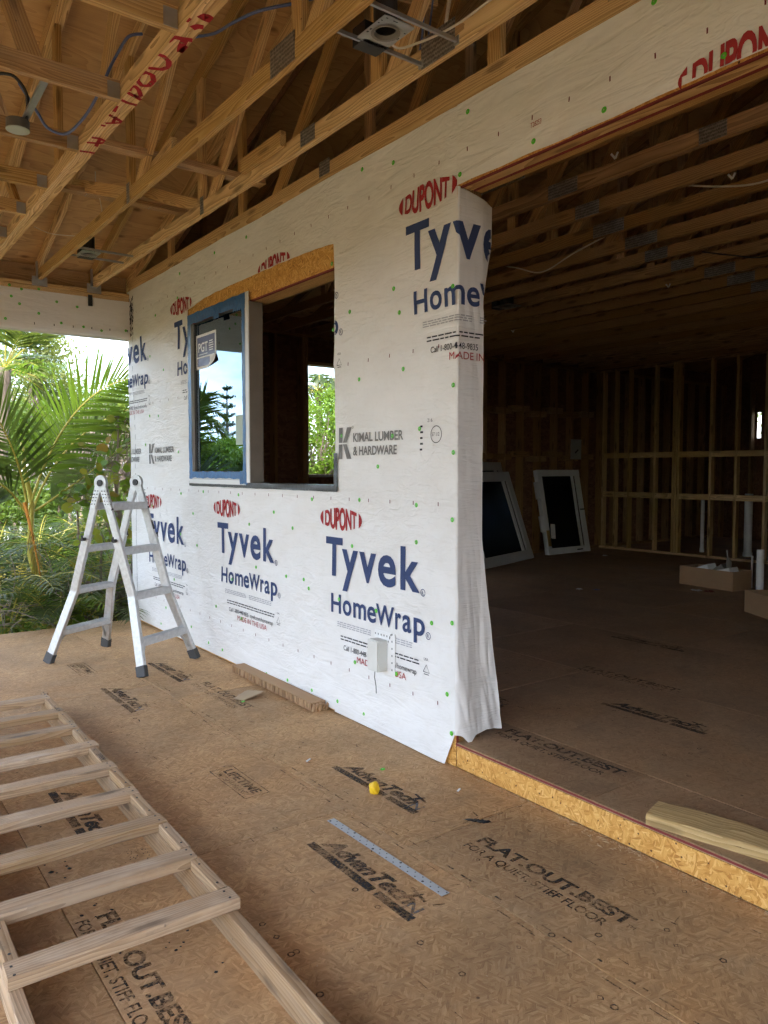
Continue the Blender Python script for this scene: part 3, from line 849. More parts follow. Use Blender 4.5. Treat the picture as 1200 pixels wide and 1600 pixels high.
def unit(u, zc, keep, side=1):
    """one repeat of the wrap print; u = left tip of the oval mark, zc its height"""
    z = zc
    decal('printed_lettering', lens(u, z, 0.463, 0.138), wmap, M_RED, wall, 0.03, keep)
    d = [line_text(ch, u + a_, z - 0.352, b_ - a_, 0.238 * h_, 0.024) for ch, a_, b_, h_ in (('T', 0.067, 0.256, 1), ('y', 0.248, 0.421, 1.07), ('v', 0.434, 0.604, 1.07), ('e', 0.623, 0.790, 1.07), ('k', 0.830, 0.996, 1.0))]
    d += [line_text(ch, u + a_, z - 0.578, b_ - a_, 0.118 * h_, 0.020) for ch, a_, b_, h_ in (('H', 0.131, 0.238, 1), ('o', 0.258, 0.349, 1.14), ('m', 0.369, 0.500, 1.14), ('e', 0.512, 0.600, 1.14), ('W', 0.600, 0.773, 1), ('r', 0.783, 0.836, 1.14), ('a', 0.848, 0.924, 1.14), ('p', 0.944, 1.038, 1.14))]
    d += [ring2(u + 1.022, z - 0.345, 0.020, 0.016), ring2(u + 1.065, z - 0.567, 0.020, 0.016), line_text('R', u + 1.014, z - 0.354, 0.014, 0.018, 0.01), line_text('R', u + 1.057, z - 0.576, 0.014, 0.018, 0.01)]
    decal('printed_lettering', d, wmap, M_BLUE, wall, 0.03, keep)
    d = []
    r_ = random.Random(int(u * 100) + 5)
    for k in range(3):                                        # columns of fine print
        v = z - 0.632 - 0.012 * k
        for c0, c1 in ((0.20, 0.55), (0.60, 0.95)):
            x = c0
            while x < c1 - 0.02:
                l = r_.uniform(0.015, 0.05); d.append(rect2(u + x, v, u + min(x + l, c1), v + 0.006)); x += l + 0.007
    decal('fine_print', d, wmap, M_PALE, wall, 0.05, keep, kind='stuff')
    d = []
    for v, h_ in ((z - 0.715, 0.007), (z - 0.733, 0.007)):
        x = 0.235
        while x < 0.97:
            l = r_.uniform(0.02, 0.06); d.append(rect2(u + x, v, u + x + l, v + h_)); x += l + 0.008
    d += [line_text('Call 1-800-448-9835   tyvek.com/homewrap', u + 0.268, z - 0.792, 0.70, 0.030, 0.004), line_text('USA', u + 1.03, z - 0.70, 0.035, 0.014)]
    d += [stroke2([(u + 1.025, z - 0.762), (u + 1.05, z - 0.722), (u + 1.075, z - 0.762), (u + 1.025, z - 0.762)], 0.004), rect2(u + 1.03, z - 0.775, u + 1.07, z - 0.771)]
    decal('fine_print', d, wmap, M_BLK, wall, 0.05, keep, kind='stuff')
    decal('printed_lettering', [line_text('MADE IN THE USA', u + 0.41, z - 0.842, 0.47, 0.036, 0.0)], wmap, M_RED, wall, 0.03, keep)
for k, u in enumerate((YC - 4.094, YC - 5.695, YC - 7.31, YC - 8.9)): unit(u, 1.202, on_film)
for u in (YC - 3.283, YC - 4.91, YC - 6.535, YC - 8.15): unit(u, 2.885, on_film)
decal('printed_lettering', lens(YC - 1.64, 2.885, 0.463, 0.138), hmap, M_RED, wall, 0.05, lambda u, v: on_header(u, v))
decal('printed_lettering', [line_text('T28253', YC - 2.352, 2.976, 0.062, 0.022)], hmap, M_RED, wall, 0)
def kimal(u, v):
    k = []
    h_ = 0.187; wd = 0.135
    def poly(*pts): k.append(([(u + wd * a, v + h_ * b) for a, b in pts], [tuple(range(len(pts)))]))
    poly((0, 0.52), (0, 1), (0.3, 1), (0.3, 0.52)); poly((0, 0), (0, 0.47), (0.3, 0.47), (0.3, 0))
    poly((0.34, 0.52), (0.66, 1), (1.02, 1), (0.64, 0.52)); poly((0.34, 0.47), (0.64, 0.47), (1.02, 0), (0.66, 0))
    decal('printed_logo', k, wmap, M_GREY, wall, 0.05, on_film)
    decal('printed_lettering', [line_text('KIMAL LUMBER', u + 0.155, v + 0.098, 0.475, 0.052, 0.022), line_text('& HARDWARE', u + 0.155, v + 0.02, 0.42, 0.052, 0.022), ring2(u + 0.15, v + 0.185, 0.008, 0.0055)], wmap, M_GREY, wall, 0.05, on_film)
kimal(YC - 3.878, 1.564); kimal(YC - 7.147, 1.556); kimal(YC - 8.0, 1.556)
# small red tick marks in rows
d = []
for v in (1.325, 2.12, 3.02, 0.30):
    u = -4.8
    while u < (4.5 if v > 2.9 else 0.0):
        d.append(rect2(u, v - 0.010, u + 0.006, v + 0.010)); u += 0.203
decal('tick_marks', d, lambda u, v: hmap(u, v) if v > 2.9 else wmap(u, v), ink('dark red ticks', (0.16, 0.02, 0.025)), wall, 0, lambda u, v: on_film(u, v) if v < 2.9 else True, kind='stuff')
# pencilled note beside the logo
d = [ring2(-0.33, 1.68, 0.045, 0.041, 20), line_text('57 1/2', -0.365, 1.672, 0.06, 0.018), line_text('216', -0.30 - 0.10, 1.745, 0.04, 0.018)]
d += [rect2(-0.46, 1.72 - 0.03 * k, -0.44 + 0.004 * (k % 2), 1.73 - 0.03 * k) for k in range(5)]
decal('pencil_note', [( [(a + 0.18, b_) for a, b_ in vs_], fs_) for vs_, fs_ in d], wmap, M_BLK, wall, 0)
# black stitch line and staples near the far corner
d = []
rr = random.Random(11)
v = 0.1
while v < 2.78:
    u = YC - 7.535 + 0.008 * math.sin(v * 7)
    d.append(rect2(u - 0.003, v, u + 0.003, v + (0.05 if v > 1.3 else 0.07))); v += 0.095 if v > 1.3 else 0.072
for _ in range(70):
    u = YC - 7.565 + rr.uniform(-0.055, 0.05); v = rr.uniform(2.80, 3.16)
    d.append(rect2(u, v, u + rr.uniform(0.008, 0.02), v + rr.uniform(0.015, 0.035)))
decal('stitch_marks', d, wmap, M_BLK, wall, 0, kind='stuff')

# green cap nails
CAPS = [(1028,6),(735,176),(947,173),(1136,90),(837,222),(617,255),(570,266),(723,274),(620,452),(523,413),(551,488),(628,489),(711,448),(524,516),
 (634,577),(564,593),(712,602),(658,670),(712,707),(594,729),(490,780),(565,781),(654,789),(710,812),(654,847),(553,853),(486,919),(678,973),(710,973),(558,1034),(702,1084),
 (623,1052),(709,1145),(631,1133),(572,1115),(531,1095),(490,1078),(616,681),(536,681),(533,936),(591,954),(258,578),(237,650),(251,650),(229,695),(281,706),(285,771),(320,768),
 (375,773),(304,802),(391,819),(402,886),(311,852),(249,849),(285,834),(262,949),(341,947),(301,979),(328,1004),(380,966),(255,974),(387,371),(340,396),(284,428),(246,493),(281,466),
 (237,557),(420,1052),(452,1062),(460,825),(430,800),(365,905),(450,900),(520,640),(240,790),(275,905),(350,1015),(300,1004),(478,905)]
cme = None
for p in CAPS:
    q = on_x(*p)
    c = film(q.y, q.z, 0.0026)
    if cme is None:
        b = MB(); n = 14
        vs = [(0.0, 0.0125 * math.cos(2 * math.pi * k / n), 0.0125 * math.sin(2 * math.pi * k / n)) for k in range(n)]
        vs += [(-0.0022, 0.0105 * math.cos(2 * math.pi * k / n), 0.0105 * math.sin(2 * math.pi * k / n)) for k in range(n)]
        vs += [(-0.0026, 0.003 * math.cos(2 * math.pi * k / n), 0.003 * math.sin(2 * math.pi * k / n)) for k in range(n)]
        fs = []
        for r_ in range(2): fs += [(r_ * n + k, r_ * n + (k + 1) % n, (r_ + 1) * n + (k + 1) % n, (r_ + 1) * n + k) for k in range(n)]
        cme = bpy.data.meshes.new('cap_nail'); cme.from_pydata(vs, [], fs + [tuple(range(2 * n, 3 * n))])
        cme.materials.append(M_GREEN); cme.materials.append(M_GALV); cme.polygons[-1].material_index = 1; cme.update()
    place(bpy.data.objects.new('cap_nail', cme), wall, Matrix.Translation(c))

# ---------------- flashing at the window hole
b = MB()
def strip(y0, y1, z0, z1, x=-0.020, nu=30, nv=3):
    def P(a, c):
        y = y0 + (y1 - y0) * a; z = z0 + (z1 - z0) * c
        return (x - 0.004 * noise.noise(Vector((y * 14, z * 30, 2))), y, z + 0.004 * noise.noise(Vector((y * 9, c * 3, 4))))
    b.grid(P, nu, nv, flip=True)
strip(3.885, WY1 + 0.01, 1.366, 1.405); strip(3.885, 3.925, 1.395, 1.60, nu=3, nv=12)
b.grid(lambda a, c: (-0.018 + 0.165 * c, 3.90 + 1.18 * a, 1.405 + 0.004 * noise.noise(Vector((a * 15, c * 4, 1)))), 24, 4)
b.build('flashing_tape', M_FLASH, wall, smooth=True)

# ================================================================== THE INSTALLED WINDOW
win = thing('window', (0.02, 5.6, 1.40), 'installed glass window edged in blue tape in the wall hole', 'window')
y0, y1, z0, z1 = 5.075, 6.150, 1.405, 2.775
fx0, fx1 = -0.022, 0.085
FW = 0.055
def fbar(name, mat, lo, hi, par=win):
    b = MB(); b.box(lo, hi); return b.build(name, mat, par)
fbar('frame_rail', M_ALFR, (fx0, y0, z0), (fx1, y1, z0 + FW)); fbar('frame_rail', M_ALFR, (fx0, y0, z1 - FW), (fx1, y1, z1))
fbar('frame_stile', M_ALFR, (fx0, y0, z0 + FW), (fx1, y0 + FW, z1 - FW)); fbar('frame_stile', M_ALFR, (fx0, y1 - FW, z0 + FW), (fx1, y1, z1 - FW))
sx0 = 0.004
s_in = FW; SW = 0.028
fbar('sash_rail', M_BRONZE, (sx0, y0 + s_in, z0 + s_in), (sx0 + 0.03, y1 - s_in, z0 + s_in + SW)); fbar('sash_rail', M_BRONZE, (sx0, y0 + s_in, z1 - s_in - SW), (sx0 + 0.03, y1 - s_in, z1 - s_in))
fbar('sash_stile', M_BRONZE, (sx0, y0 + s_in, z0 + s_in + SW), (sx0 + 0.03, y0 + s_in + SW, z1 - s_in - SW)); fbar('sash_stile', M_BRONZE, (sx0, y1 - s_in - SW, z0 + s_in + SW), (sx0 + 0.03, y1 - s_in, z1 - s_in - SW))
gy0, gy1, gz0, gz1 = y0 + s_in + SW, y1 - s_in - SW, z0 + s_in + SW, z1 - s_in - SW
b = MB(); b.box((0.012, gy0, gz0), (0.018, gy1, gz1)); b.build('glass_pane', M_GLASS, win)
# blue tape, uneven edges, crumpled
def tape(ya, yb, za, zb, seed, wob=0.006, n=26, x=fx0 - 0.003):
    b = MB(); hor = (yb - ya) > (zb - za)
    def P(a, c):
        y = ya + (yb - ya) * a; z = za + (zb - za) * c
        e = wob * noise.noise(Vector((a * 13, c * 3, seed)))
        if hor: z += e
        else: y += noise.noise(Vector((c * 13, a * 3, seed))) * wob
        return (x - 0.004 * noise.noise(Vector((y * 22, z * 22, seed))), y, z)
    b.grid(P, n if hor else 4, 4 if hor else n, flip=True)
    return b.build('blue_tape', M_TAPE, win, smooth=True)
tape(y0 + 0.01, y1, z1 - 0.080, z1 + 0.004, 1, 0.010); tape(y0 + 0.02, y1 + 0.004, z0 + 0.028, z0 + 0.080, 2, 0.010)
tape(y1 - 0.060, y1 + 0.006, z0 + 0.02, z1, 3, 0.008); tape(y0 + 0.022, y0 + 0.070, z0 + 0.05, z1, 4, 0.008)
tape(y0 - 0.01, y0 + 0.12, z0 - 0.012, z0 + 0.085, 5, 0.02, x=fx0 - 0.008); tape(y0 + 0.005, y0 + 0.20, z1 - 0.11, z1 - 0.03, 6, 0.02, x=fx0 - 0.009)
tape(5.52, 5.62, z1 - 0.11, z1 - 0.025, 9, 0.004, x=fx0 - 0.010)
b = MB(); b.grid(lambda a, c: (-0.028, y0 + 0.02 + (y1 - y0 - 0.02) * a, 1.388 + 0.034 * c + 0.002 * noise.noise(Vector((a * 12, c, 1)))), 20, 1, flip=True); b.build('nail_fin', M_VINYL, win)
# sticker, lifted at its lower corner
SY1, SY0, SZ1, SZ0 = gy1 - 0.01, gy1 - 0.40, gz1 - 0.09, gz1 - 0.37
def stk(a, c):
    y = SY1 + (SY0 - SY1) * a; z = SZ0 + (SZ1 - SZ0) * c + 0.10 * (a - 1) * 0.0
    k = max(0, (a - 0.6) + (0.25 - c)) if a > 0.6 and c < 0.3 else 0
    return (0.0105 - 0.04 * k * k, y, z + 0.10 * k * k)
b = MB(); b.grid(stk, 16, 16); st = b.build('sticker', M_WHITE, win, smooth=True)
smap = lambda u, v: Vector((0.0088, SY1 - u, SZ0 + v))
W_, H_ = SY1 - SY0, SZ1 - SZ0
decal('sticker_print', [rect2(0.022, 0.10, W_ - 0.022, H_ - 0.022), rect2(0.022, 0.022, W_ - 0.12, 0.088)], smap, M_STICK, st, 0)
smap2 = lambda u, v: Vector((0.0070, SY1 - u, SZ0 + v))
decal('sticker_lettering', [line_text('PGT', 0.05, 0.135, 0.185, 0.075, 0.02), rect2(0.06, 0.113, 0.23, 0.119)] + [stroke2([(0.255 + 0.005 * abs(k - 2), 0.135 + 0.018 * k), (0.345 - 0.005 * abs(k - 2), 0.135 + 0.018 * k)], 0.008) for k in range(5)], smap2, M_WHITE, st, 0)
b = MB(); b.box((0.0085, gy0 + 0.02, gz0 + 0.20), (0.011, gy0 + 0.17, gz0 + 0.42)); b.build('small_label', plain('pale green label', (0.42, 0.52, 0.44), 0.6), win)

# post between the window and the open half
mull = thing('window_post', (0.05, 5.05, 1.40), 'grey brown post with pale edge between window glass and open hole', 'post')
b = MB(); b.bar((0.030, 5.048, 1.406), (0.030, 5.048, 2.705), 0.110, 0.044, (0, 1, 0), 0.003); b.build('post', M_MULL, mull)
b = MB(); b.box((-0.032, 5.026, 1.406), (-0.0255, 5.074, 2.775)); b.build('edge_strip', M_VINYL, mull)

# ================================================================== ELECTRICAL BOX on the wall
eb = thing('electrical_box', (-0.03, 3.44, 0.36), 'pale grey plastic electrical box on the wrap with mounting flange', 'electrical box')
X0 = -0.020
b = MB(); b.bar((X0 - 0.002, 3.43, 0.463), (X0 - 0.062, 3.43, 0.463), 0.105, 0.175, (0, 0, 1), 0.008); b.build('body', M_PLAST, eb)
b = MB(); b.bar((X0 - 0.062, 3.43, 0.463), (X0 - 0.068, 3.43, 0.463), 0.093, 0.163, (0, 0, 1), 0.006); b.build('cover', plain('pale cover', (0.68, 0.68, 0.65), 0.5), eb)
b = MB(); b.box((X0 - 0.001, 3.31, 0.355), (X0 + 0.002, 3.50, 0.595)); b.build('flange', M_WHITE, eb)
b = MB()
for k in range(6):
    for (yy, zz) in ((3.335, 0.39 + 0.04 * k), (3.355 + 0.027 * k, 0.572), (3.345 + 0.012 * k, 0.585 - 0.02 * k)):
        b.box((X0 - 0.0022, yy - 0.004, zz - 0.005), (X0 - 0.0012, yy + 0.004, zz + 0.005))
b.build('screw_slots', M_GREY, eb)
b = MB(); b.tube([(X0 - 0.03, 3.455, 0.376), (X0 - 0.034, 3.455, 0.33), (X0 - 0.026, 3.452, 0.28), (X0 - 0.022, 3.455, 0.235)], 0.0022, 6); b.build('wire', M_CBLACK, eb)
# ================================================================== PORCH BEAM, ROOF AND TRUSSES
CZ = 3.24                       # underside of the bottom chords
EY = 7.62                       # porch face of the far beam
beam = thing('porch_beam', (-2.5, EY + 0.07, 2.78), 'long beam in white wrap across the open end of porch', 'beam')
def beamP(a, c):
    x = DX0 + (0.0 - DX0) * a
    p = [(-0.0, 3.145), (0.0, 2.80), (0.012, 2.782), (0.14, 2.782), (0.152, 2.80), (0.152, 3.145)]
    t_ = c * 5; i = min(4, int(t_)); k = t_ - i
    yy = p[i][0] + (p[i + 1][0] - p[i][0]) * k; zz = p[i][1] + (p[i + 1][1] - p[i][1]) * k
    n_ = 0.010 * noise.noise(Vector((x * 1.9 + zz * 2.2, zz * 2.5, 4))) + 0.005 * noise.noise(Vector((x * 5, zz * 4 - x * 3, 9)))
    return (x, EY + yy - 0.006 + (n_ if yy < 0.05 else 0), zz + (0.004 * noise.noise(Vector((x * 6, 1, 1))) if c < 0.05 else 0))
b = MB(); b.grid(beamP, 110, 25, flip=True); b.build('house_wrap', M_WRAP, beam, smooth=True)
b = MB(); b.box((DX0, EY + 0.006, 2.80), (-0.02, EY + 0.14, 3.14)); b.build('core', M_PINE2, beam)
board('plate', (DX0, EY + 0.065, 3.164), (-0.013, EY + 0.065, 3.164), 0.14, 0.037, M_PINE, beam)
board('plate', (DX0, EY + 0.068, 3.203), (-0.013, EY + 0.068, 3.203), 0.14, 0.037, M_PINE, beam)
for k, p in enumerate([(14,445.5),(33,452),(88,472),(17,463),(95,505),(130,511),(158,517),(196,517),(30,475),(60,490),(120,480),(60,452),(8,498)]):
    q = on_y(p[0], p[1], EY)
    place(bpy.data.objects.new('cap_nail', cme), beam, Matrix.Translation((q.x, EY - 0.014, q.z)) @ Matrix.Rotation(R(90), 4, 'Z'))
d = [rect2(-0.9 + 0.17 * k, 2.83 + 0.004 * k, -0.893 + 0.17 * k, 2.85 + 0.004 * k) for k in range(6)]
decal('tick_marks', d, lambda u, v: Vector((u, EY - 0.016, v)), M_BLK, beam, 0)
b = MB(); b.box((-0.415, EY - 0.016, 3.06), (-0.375, EY - 0.011, 3.165)); b.build('strap', M_BLACK, beam)
for x in (-4.92,):
    post = thing('porch_post', (x, EY + 0.07, 0), 'square timber post at the outer corner of the porch', 'post')
    board('shaft', (x, EY + 0.07, 0.0), (x, EY + 0.07, 2.785), 0.14, 0.14, M_PINE2, post, ch=0.006)
    board('base_block', (x, EY + 0.07 - 0.09, 0.045), (x, EY + 0.07 + 0.09, 0.045), 0.18, 0.09, M_PINE2, post)
lb = thing('side_beam', (-4.93, 2.3, 2.8), 'timber beam along the open side of porch', 'beam')
board('ply', (-4.96, -3.0, 2.96), (-4.96, EY - 0.01, 2.96), 0.045, 0.30, M_PINE2, lb); board('ply', (-4.912, -3.0, 2.96), (-4.912, EY - 0.01, 2.96), 0.045, 0.30, M_PINE2, lb)
board('plate', (-4.935, -3.0, 3.13), (-4.935, EY - 0.01, 3.13), 0.14, 0.037, M_PINE2, lb)

SL = 0.31
def roof_z(x, y):
    """underside of the roof boards: hipped at the far and the outer side, ridge over the house"""
    return min(3.40 + SL * ((EY + 0.12 if x < 0.25 else 8.95) - y), 3.40 + SL * (x + 5.05), 5.05 + 0.0 * x, 3.40 + SL * (y + 6.0))
rf = thing('roof_deck', (3, 3, 4), 'plywood roof boards over the trusses, dim brown underside with knots', 'roof')
def roof_panel(x0, x1, y0, y1):
    b = MB(); nx = max(1, round((x1 - x0) / 0.2)); ny = max(1, round((y1 - y0) / 0.2)); g_ = 0.002
    P = lambda h: (lambda a, c: (x0 + g_ + (x1 - x0 - 2 * g_) * a, y0 + g_ + (y1 - y0 - 2 * g_) * c, roof_z(x0 + 0.001 + (x1 - x0 - 0.002) * a, y0 + (y1 - y0) * c) + h))
    b.grid(P(0.0), nx, ny, flip=True); b.grid(P(0.016), nx, ny)
    return b.build('panel', M_PLY, rf)
yb = [-3.4, -2.2, -0.98, 0.24, 1.46, 2.68, 3.90, 5.12, 6.34, 7.56, 8.25, 9.4]
for j in range(len(yb) - 1):
    sh = (0.0, 1.22)[j % 2]
    xs0 = -5.6 if yb[j + 1] < 9 else 0.26
    xb = sorted([xs0] + [x for x in (-5.2 + sh + 2.44 * k for k in range(9)) if xs0 + 0.1 < x < 12.7] + ([0.25] if xs0 < 0 else []) + [12.8])
    for a, b_ in zip(xb, xb[1:]):
        if yb[j + 1] > 8.0 and False: continue
        roof_panel(a, b_, yb[j], yb[j + 1])
# shingle layer that keeps the attic dark, one closed sheet above
b = MB(); b.grid(lambda a, c: (-5.7 + 5.95 * a, -3.5 + 11.8 * c, roof_z(-5.7 + 5.94 * a, -3.5 + 11.8 * c) + 0.03), 30, 59)
b.grid(lambda a, c: (0.20 + 12.70 * a, -3.5 + 13.0 * c, roof_z(0.26 + 12.65 * a, -3.5 + 13.0 * c) + 0.03), 64, 65)
b.build('shingles', plain('grey shingles', (0.16, 0.15, 0.14), 0.9, 0, 0.3, 20), rf)
for (p0, p1) in (((-5.65, 8.26), (0.2, 8.26)), ((-5.62, -3.4), (-5.62, 8.2))):
    z_ = roof_z(p0[0], p0[1]); z2 = roof_z(p1[0], p1[1])
    board('fascia', (p0[0], p0[1], min(z_, z2) + 0.0), (p1[0], p1[1], min(z_, z2) + 0.0), 0.03, 0.16, M_PINE2, rf)

# added boards keeping sky light out of the gap between beams and roof boards
board('light_stop_board', (DX0, EY + 0.118, 3.31), (-0.013, EY + 0.118, 3.31), 0.03, 0.176, M_PINE2, beam)
board('light_stop_board', (-4.985, -3.0, 3.28), (-4.985, EY - 0.01, 3.28), 0.03, 0.262, M_PINE2, lb)

def plate(parent, c, sx, sz, side=-1):
    """toothed truss plate on the side face of a truss that runs along Y"""
    b = MB(); t_ = 0.0012
    n = 9
    def P(a, q): return (c[0] + side * (t_ + 0.0009 * (1 if int(a * 2 * n) % 2 else 0)), c[1] - sx / 2 + sx * a, c[2] - sz / 2 + sz * q)
    b.grid(P, 2 * n, 1, flip=(side < 0)); return b.build('truss_plate', M_PLATE, parent)

def top_z(x, y): return roof_z(x, y) - 0.052
b = MB()
for k in range(5):
    ya_, yb2 = 3.3 + 1.22 * k, min(3.3 + 1.22 * (k + 1), 8.2)
    b.add([(0.24, ya_, roof_z(0.2, ya_) - 0.06), (0.24, yb2, roof_z(0.2, yb2) - 0.06), (0.24, yb2, roof_z(0.3, yb2) + 0.025), (0.24, ya_, roof_z(0.3, ya_) + 0.025)], [(0, 1, 2, 3)])
b.build('light_stop_sheet', M_OSBW_DIM, rf)  # added sheet closing the roof step where daylight leaked into the attic
def truss(x, label, y_end=EY + 0.0, y_start=-3.0, th=0.038, h=0.089, mat=None, webs=(), plates=(), hanger=True, ply=1, group='roof trusses over the porch', name='roof_truss'):
    mat = mat or M_PINE
    t = thing(name, (x, 2.5, CZ), label, 'truss', group)
    for k in range(ply):
        xx = x + (k - (ply - 1) / 2) * (th + 0.0015)
        board('bottom_chord', (xx, y_start, CZ + h / 2), (xx, y_end - 0.002, CZ + h / 2), th, h, mat, t)
        # top chord follows the hip in straight pieces
        ys_ = [y_start]
        y = y_start
        brk = []
        prev = None
        yy = y_start
        while yy < y_end:
            s_ = (top_z(x, yy + 0.02) - top_z(x, yy)) / 0.02
            if prev is not None and abs(s_ - prev) > 0.02 and (not brk or yy - brk[-1] > 0.2): brk.append(yy)
            prev = s_; yy += 0.02
        pts = [y_start] + brk + [y_end + 0.13]
        for a, c in zip(pts, pts[1:]):
            if c - a > 0.05: board('top_chord', (xx, a, top_z(x, a)), (xx, c, top_z(x, c)), th, h, mat, t)
    for (ya, za, yb_, zb_) in webs:
        za_ = CZ + h * 0.7 if za is None else za
        zb2 = top_z(x, yb_) - 0.02 if zb_ is None else zb_
        board('web', (x + 0.0004, ya, za_), (x + 0.0004, yb_, zb2), th - 0.002, 0.086, mat, t, up=(1, 0, 0) if False else (0, 0, 1))
    for (yp, zp, sx, sz) in plates: plate(t, (x - ply * th / 2, yp, zp), sx, sz)
    if hanger:
        b = MB(); a = ply * th / 2 + 0.002
        b.box((x - a - 0.002, EY - 0.05, CZ - 0.004), (x - a, EY - 0.013, CZ + 0.085)); b.box((x + a, EY - 0.05, CZ - 0.004), (x + a + 0.002, EY - 0.013, CZ + 0.085))
        b.box((x - a - 0.002, EY - 0.05, CZ - 0.006), (x + a + 0.002, EY - 0.013, CZ - 0.004))
        b.box((x - a - 0.045, EY - 0.013, CZ - 0.055), (x + a + 0.045, EY - 0.0105, CZ + 0.03)); b.box((x - a - 0.012, EY - 0.055, CZ + 0.0), (x - a - 0.0022, EY - 0.0125, CZ + 0.16))
        b.build('hanger', M_GALV, t)
    return t
W1 = [(5.05, None, 5.05, None), (5.05, None, 6.3, None), (4.9, None, 3.6, None), (3.0, None, 3.0, None), (2.9, None, 1.6, None), (0.8, None, 0.8, None)]
XA, XB, XG = -0.842, -0.356, -1.30
truss(XB, 'pine roof truss nearest the wrapped wall, above the window', webs=W1, plates=[(3.62, CZ + 0.05, 0.15, 0.085), (5.02, CZ + 0.06, 0.06, 0.12), (2.55, CZ + 0.06, 0.22, 0.13)])
truss(XA, 'pine roof truss second from the wrapped wall, holding lamp bars', webs=[(5.06, None, 5.06, None), (5.1, None, 6.4, None), (4.9, None, 3.5, None), (2.9, None, 2.9, None), (2.8, None, 1.5, None)], plates=[(3.02, CZ + 0.06, 0.22, 0.125), (5.07, CZ + 0.055, 0.06, 0.13)])
gird = truss(XG, 'double pine girder truss marked with red spray paint', ply=2, webs=[(6.05, None, 6.5, None), (5.0, None, 5.0, None), (4.2, None, 3.4, None), (2.6, None, 2.6, None)], plates=[(2.4, CZ + 0.06, 0.14, 0.11)])
# short scabs nailed to the chords
sc = thing('scab_block', (XA + 0.04, 4.78, CZ + 0.06), 'short pine scab block nailed on the second truss chord', 'wood block')
board('block', (XA + 0.040, 4.42, CZ + 0.165), (XA + 0.040, 5.06, CZ + 0.075), 0.037, 0.085, M_PINE, sc)
sc = thing('scab_block', (XB + 0.04, 4.4, CZ + 0.06), 'short pine scab block on the truss chord above the window', 'wood block')
board('block', (XB - 0.040, 3.85, CZ + 0.105), (XB - 0.040, 4.35, CZ + 0.105), 0.037, 0.085, M_PINE, sc)
# girder chord over the wall
truss(0.021, 'pine truss chord bearing along the top of the wrapped wall', h=0.125, y_end=EY + 0.06, webs=[(6.6, None, 6.6, None), (5.2, None, 5.2, None), (4.7, None, 3.4, None), (2.6, None, 2.6, None)], plates=[(4.05, CZ + 0.10, 0.12, 0.09)], hanger=False)
# spray paint on the underside of the girder (traced in perspective from its own marks)
def zp(a, c): q = on_z(a * 0.3, c * 0.3, CZ); return (q.x, q.y)
SP = [([(415, 785), (460, 790), (505, 800)], 22), ([(450, 740), (510, 745), (555, 742)], 20), ([(478, 715), (520, 720), (550, 735)], 20), ([(520, 722), (500, 762)], 16), ([(525, 650), (550, 655)], 18),
      ([(553, 590), (600, 612), (640, 637)], 20), ([(640, 637), (590, 640), (548, 640)], 14), ([(603, 605), (588, 640)], 14), ([(605, 548), (590, 580)], 20), ([(628, 518), (668, 535), (712, 547)], 20),
      ([(662, 478), (700, 500), (738, 520)], 20), ([(672, 470), (680, 450), (705, 448), (722, 465), (735, 500)], 18), ([(735, 500), (715, 505), (695, 490)], 14),
      ([(712, 415), (725, 385), (760, 375), (795, 390), (800, 420), (775, 445), (738, 445), (712, 415)], 20), ([(812, 278), (850, 290), (880, 318), (878, 348), (840, 360), (770, 352)], 20),
      ([(868, 215), (900, 190), (950, 200), (1002, 208)], 24), ([(960, 210), (945, 240), (940, 272)], 26), ([(940, 272), (975, 240)], 20), ([(1040, 95), (1070, 80), (1095, 90), (1075, 112)], 26), ([(1000, 145), (1030, 135), (1060, 140)], 26), ([(965, 110), (985, 90)], 20)]
GX0, GX1 = XG - 0.0385, XG + 0.0385
def spray(idx):
    parts = []
    for pts, wpx in (SP[i] for i in idx):
        wp = [zp(*p) for p in pts]
        out = []
        for a, c in zip(wp, wp[1:]):
            for k in range(4): out.append((a[0] + (c[0] - a[0]) * k / 4, a[1] + (c[1] - a[1]) * k / 4))
        out.append(wp[-1])
        parts.append(stroke2(out, wpx * 0.3 * 0.0040))
    decal('spray_letter', parts, lambda u, v: Vector((min(max(u, GX0), GX1), v, CZ - 0.0016)), M_SPRAY, gird, 0)
for idx in ((0,), (1, 2, 3), (4,), (5, 6, 7), (8,), (9,), (10, 11, 12), (13,), (14,), (15, 16, 17), (18,), (19,), (20,)): spray(idx)

